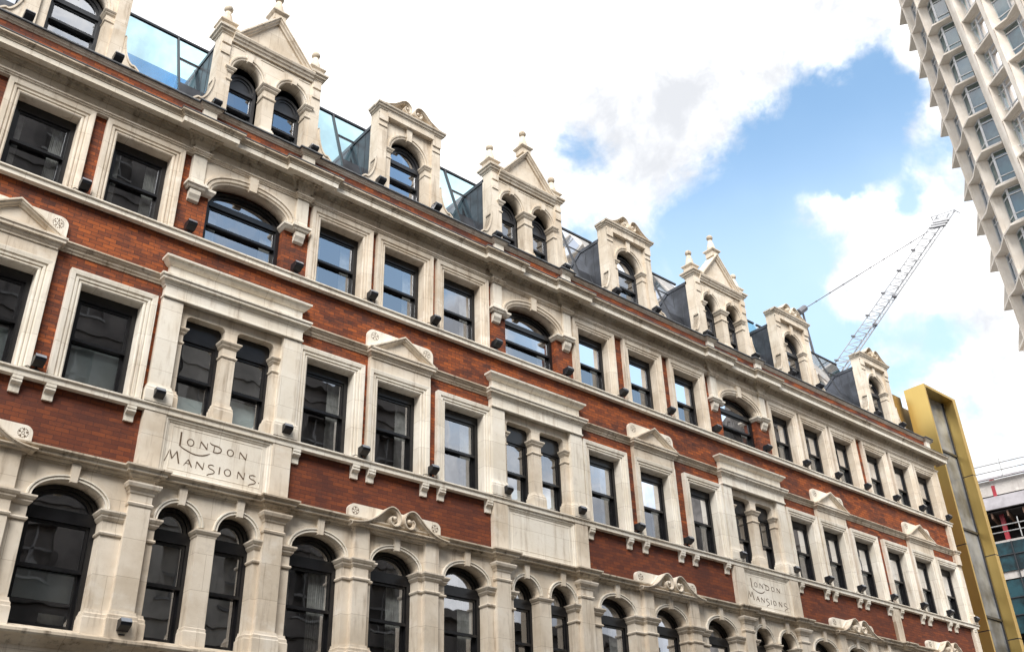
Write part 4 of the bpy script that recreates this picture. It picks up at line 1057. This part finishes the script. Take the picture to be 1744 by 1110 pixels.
# ================================================================== crane
tipR = Vector((96.61, 18.3, 66.18)); tipL = Vector((95.52, 19.45, 65.95)); rR = Vector((92.43, 34.74, 49.65)); rL = Vector((91.23, 35.76, 49.69))
crane = thing('tower_crane', 'thin white lattice luffing crane jib rising behind the rooftops with its stay rope', 'crane', (91.8, 35.2, 0))
CO = Vector((91.8, 35.2, 0))
def cp(mb, name, m): o = mb.build(name, m, flip=False); o.parent = crane; o.location = -CO; return o
jd = (tipR-rR).normalized(); side = (rL-rR).normalized(); view = jd.cross(side).normalized()
mb = MB(); n = 26; Wd = .55
def chord(t, w): 
    if w == 0: return rR.lerp(tipR, t)+view*Wd
    if w == 1: return rR.lerp(tipR, t)-view*Wd
    return rL.lerp(tipL, t)
for w_ in (0, 1, 2): mb.tube(chord(0, w_), chord(1, w_), .075 if w_ < 2 else .055, 6)
for i in range(n):
    a, b = i/n, (i+1)/n; m = (a+b)/2
    for w_ in (0, 1):
        mb.tube(chord(a, w_), chord(m, 2), .03, 4); mb.tube(chord(m, 2), chord(b, w_), .03, 4)
    mb.tube(chord(a, 0), chord(b, 1), .03, 4)
    if i % 5 == 4: mb.tube(chord(a, 0), chord(a, 2), .05, 4)
cp(mb, 'jib', STEEL)
mb = MB(); c = chord(1, 0)
mb.tube(c, c+jd*.25+side*.1, .12); mb.tube(c+jd*.2, c+jd*-.1-side*.7, .07)
mb.tube(chord(.965, 2), chord(.99, 2)+side*.6, .05); mb.tube(chord(.99, 2)+side*.6, chord(1, 0)+jd*.4, .05)
for t in (.93, .945, .96): mb.tube(chord(t, 0), chord(t, 2), .22, 4)
cp(mb, 'jib_head', STEEL)
pul = Vector((87.24, 33.49, 57.24)); pen = Vector((95.23, 20.9, 64.39))
mb = MB(); mb.tube(pul, pen, .055, 5)
for i in range(1, 9): p = pul.lerp(pen, i/9.3); q = pul.lerp(pen, i/9.3+.012); mb.tube(p, q, .085, 6)
cp(mb, 'stay_rope', STEELD)
mb = MB(); mb.tube(pul-Vector((.4, -.2, .35)), pul+Vector((.4, -.2, .35)), .38, 8); mb.tube(pul, rR.lerp(rL, .5)+Vector((-.5, 0, -1.5)), .12); mb.tube(pul, rR.lerp(rL, .5)+Vector((1.0, .6, -2)), .12)
cp(mb, 'a_frame', STEELD)
mb = MB(); b0 = Vector((91.8, 35.2, 0)); mc_ = (rR+rL)/2
for dx, dy in ((-.9, -.9), (.9, -.9), (.9, .9), (-.9, .9)): mb.tube(b0+Vector((dx, dy, 0)), Vector((mc_.x+dx, mc_.y+dy, mc_.z-.5)), .12)
for i in range(20):
    z = i*2.45
    for (ax, ay), (bx, by) in (((-.9, -.9), (.9, -.9)), ((.9, -.9), (.9, .9)), ((.9, .9), (-.9, .9)), ((-.9, .9), (-.9, -.9))):
        mb.tube(b0+Vector((ax, ay, z)), b0+Vector((bx, by, z+2.45)), .05, 4)
cp(mb, 'mast', STEEL)
mb = MB(); mb.tube(mc_+Vector((-1.5, .3, -.9)), mc_+Vector((6, 3, -.9)), .8, 8); cp(mb, 'counter_deck', STEELD)
# lights / anemometer pieces along the jib
mb = MB()
for t in (.16, .30, .42, .55, .68, .8): p = chord(t, 2); mb.tube(p-side*.15, p+side*.3, .12, 5)
for t in (.36, .52): p = chord(t, 0); mb.tube(p, p+side*.45, .2, 6)
cp(mb, 'jib_fitting', STEELD)

# ================================================================== ground, street, and the houses across the street (seen only in the panes)
def struct(mb, name, m): o = mb.build(name, m); o['kind'] = 'structure'; return o
mb = MB(); mb.box(-900, 900, -900, 900, -.3, -.02); struct(mb, 'ground', PAVE)
mb = MB(); mb.box(-60, 120, 4.5, 14.0, -.016, -.012); struct(mb, 'road', ASPH)
mb = MB(); mb.box(-60, 120, .1, 4.5, -.015, .11); mb.box(-60, 120, 14.0, 19.5, -.015, .11); struct(mb, 'pavement', PAVE)
def opposite(x0, x1, hgt, m, label, seed):
    rnd = random.Random(seed); t = thing('house', label, 'house', ((x0+x1)/2, -22.5, 0))
    mb = MB(); hol = []; n = max(2, int((x1-x0)/2.6)); st = int(hgt/3.5)
    for f in range(st):
        for i in range(n):
            cx = x0+(i+.5)*(x1-x0)/n; hol.append((cx-.6, cx+.6, 1.2+f*3.5, 3.2+f*3.5))
    off = -19.8
    wall_holes(mb, x0+.03, x1-.03, .11, hgt, hol, 19.8, -.35)
    mb.box(x0+.03, x1-.03, 20.2, 27, .11, hgt-.3)
    mb.box(x0-.0, x1+.0, 19.5, 20.1, hgt, hgt+.45)
    for f in range(st): mb.box(x0+.03, x1-.03, 19.7, 19.8, f*3.5+3.9, f*3.5+4.1)
    o = mb.build('wall', m); o.parent = t; o.location = (-(x0+x1)/2, 22.5, 0)
    fr = MB()
    for hx in hol: 
        fr.box(hx[0]-.1, hx[1]+.1, 19.74, 19.79, hx[2]-.1, hx[2]); fr.box(hx[0], hx[1], 20.0, 20.05, (hx[2]+hx[3])/2-.04, (hx[2]+hx[3])/2+.04); fr.box((hx[0]+hx[1])/2-.03, (hx[0]+hx[1])/2+.03, 20.0, 20.05, hx[2], hx[3])
    o = fr.build('window_trim', TRIM); o.parent = t; o.location = (-(x0+x1)/2, 22.5, 0)
for k, (x0, x1, hgt, m, lb) in enumerate([(-14, 3, 27, OPPD, 'dark tall house across the street, reflected at the left'), (3, 13.5, 32.5, OPPD, 'tallest dark house across the street'), (13.5, 18.5, 24, OPPL, 'paler house across the street beside the tallest one'),
                                          (18.5, 26, 22, OPPD, 'mid-height dark house across the street'), (26, 42, 12.6, OPPD, 'low dark house across the street'), (52, 90, 30, OPPD, 'large dark block far down the far side of the street')]):
    opposite(x0, x1, hgt, m, lb, k)

SC.render.engine = 'CYCLES'
SC.cycles.max_bounces = 8; SC.cycles.transparent_max_bounces = 12
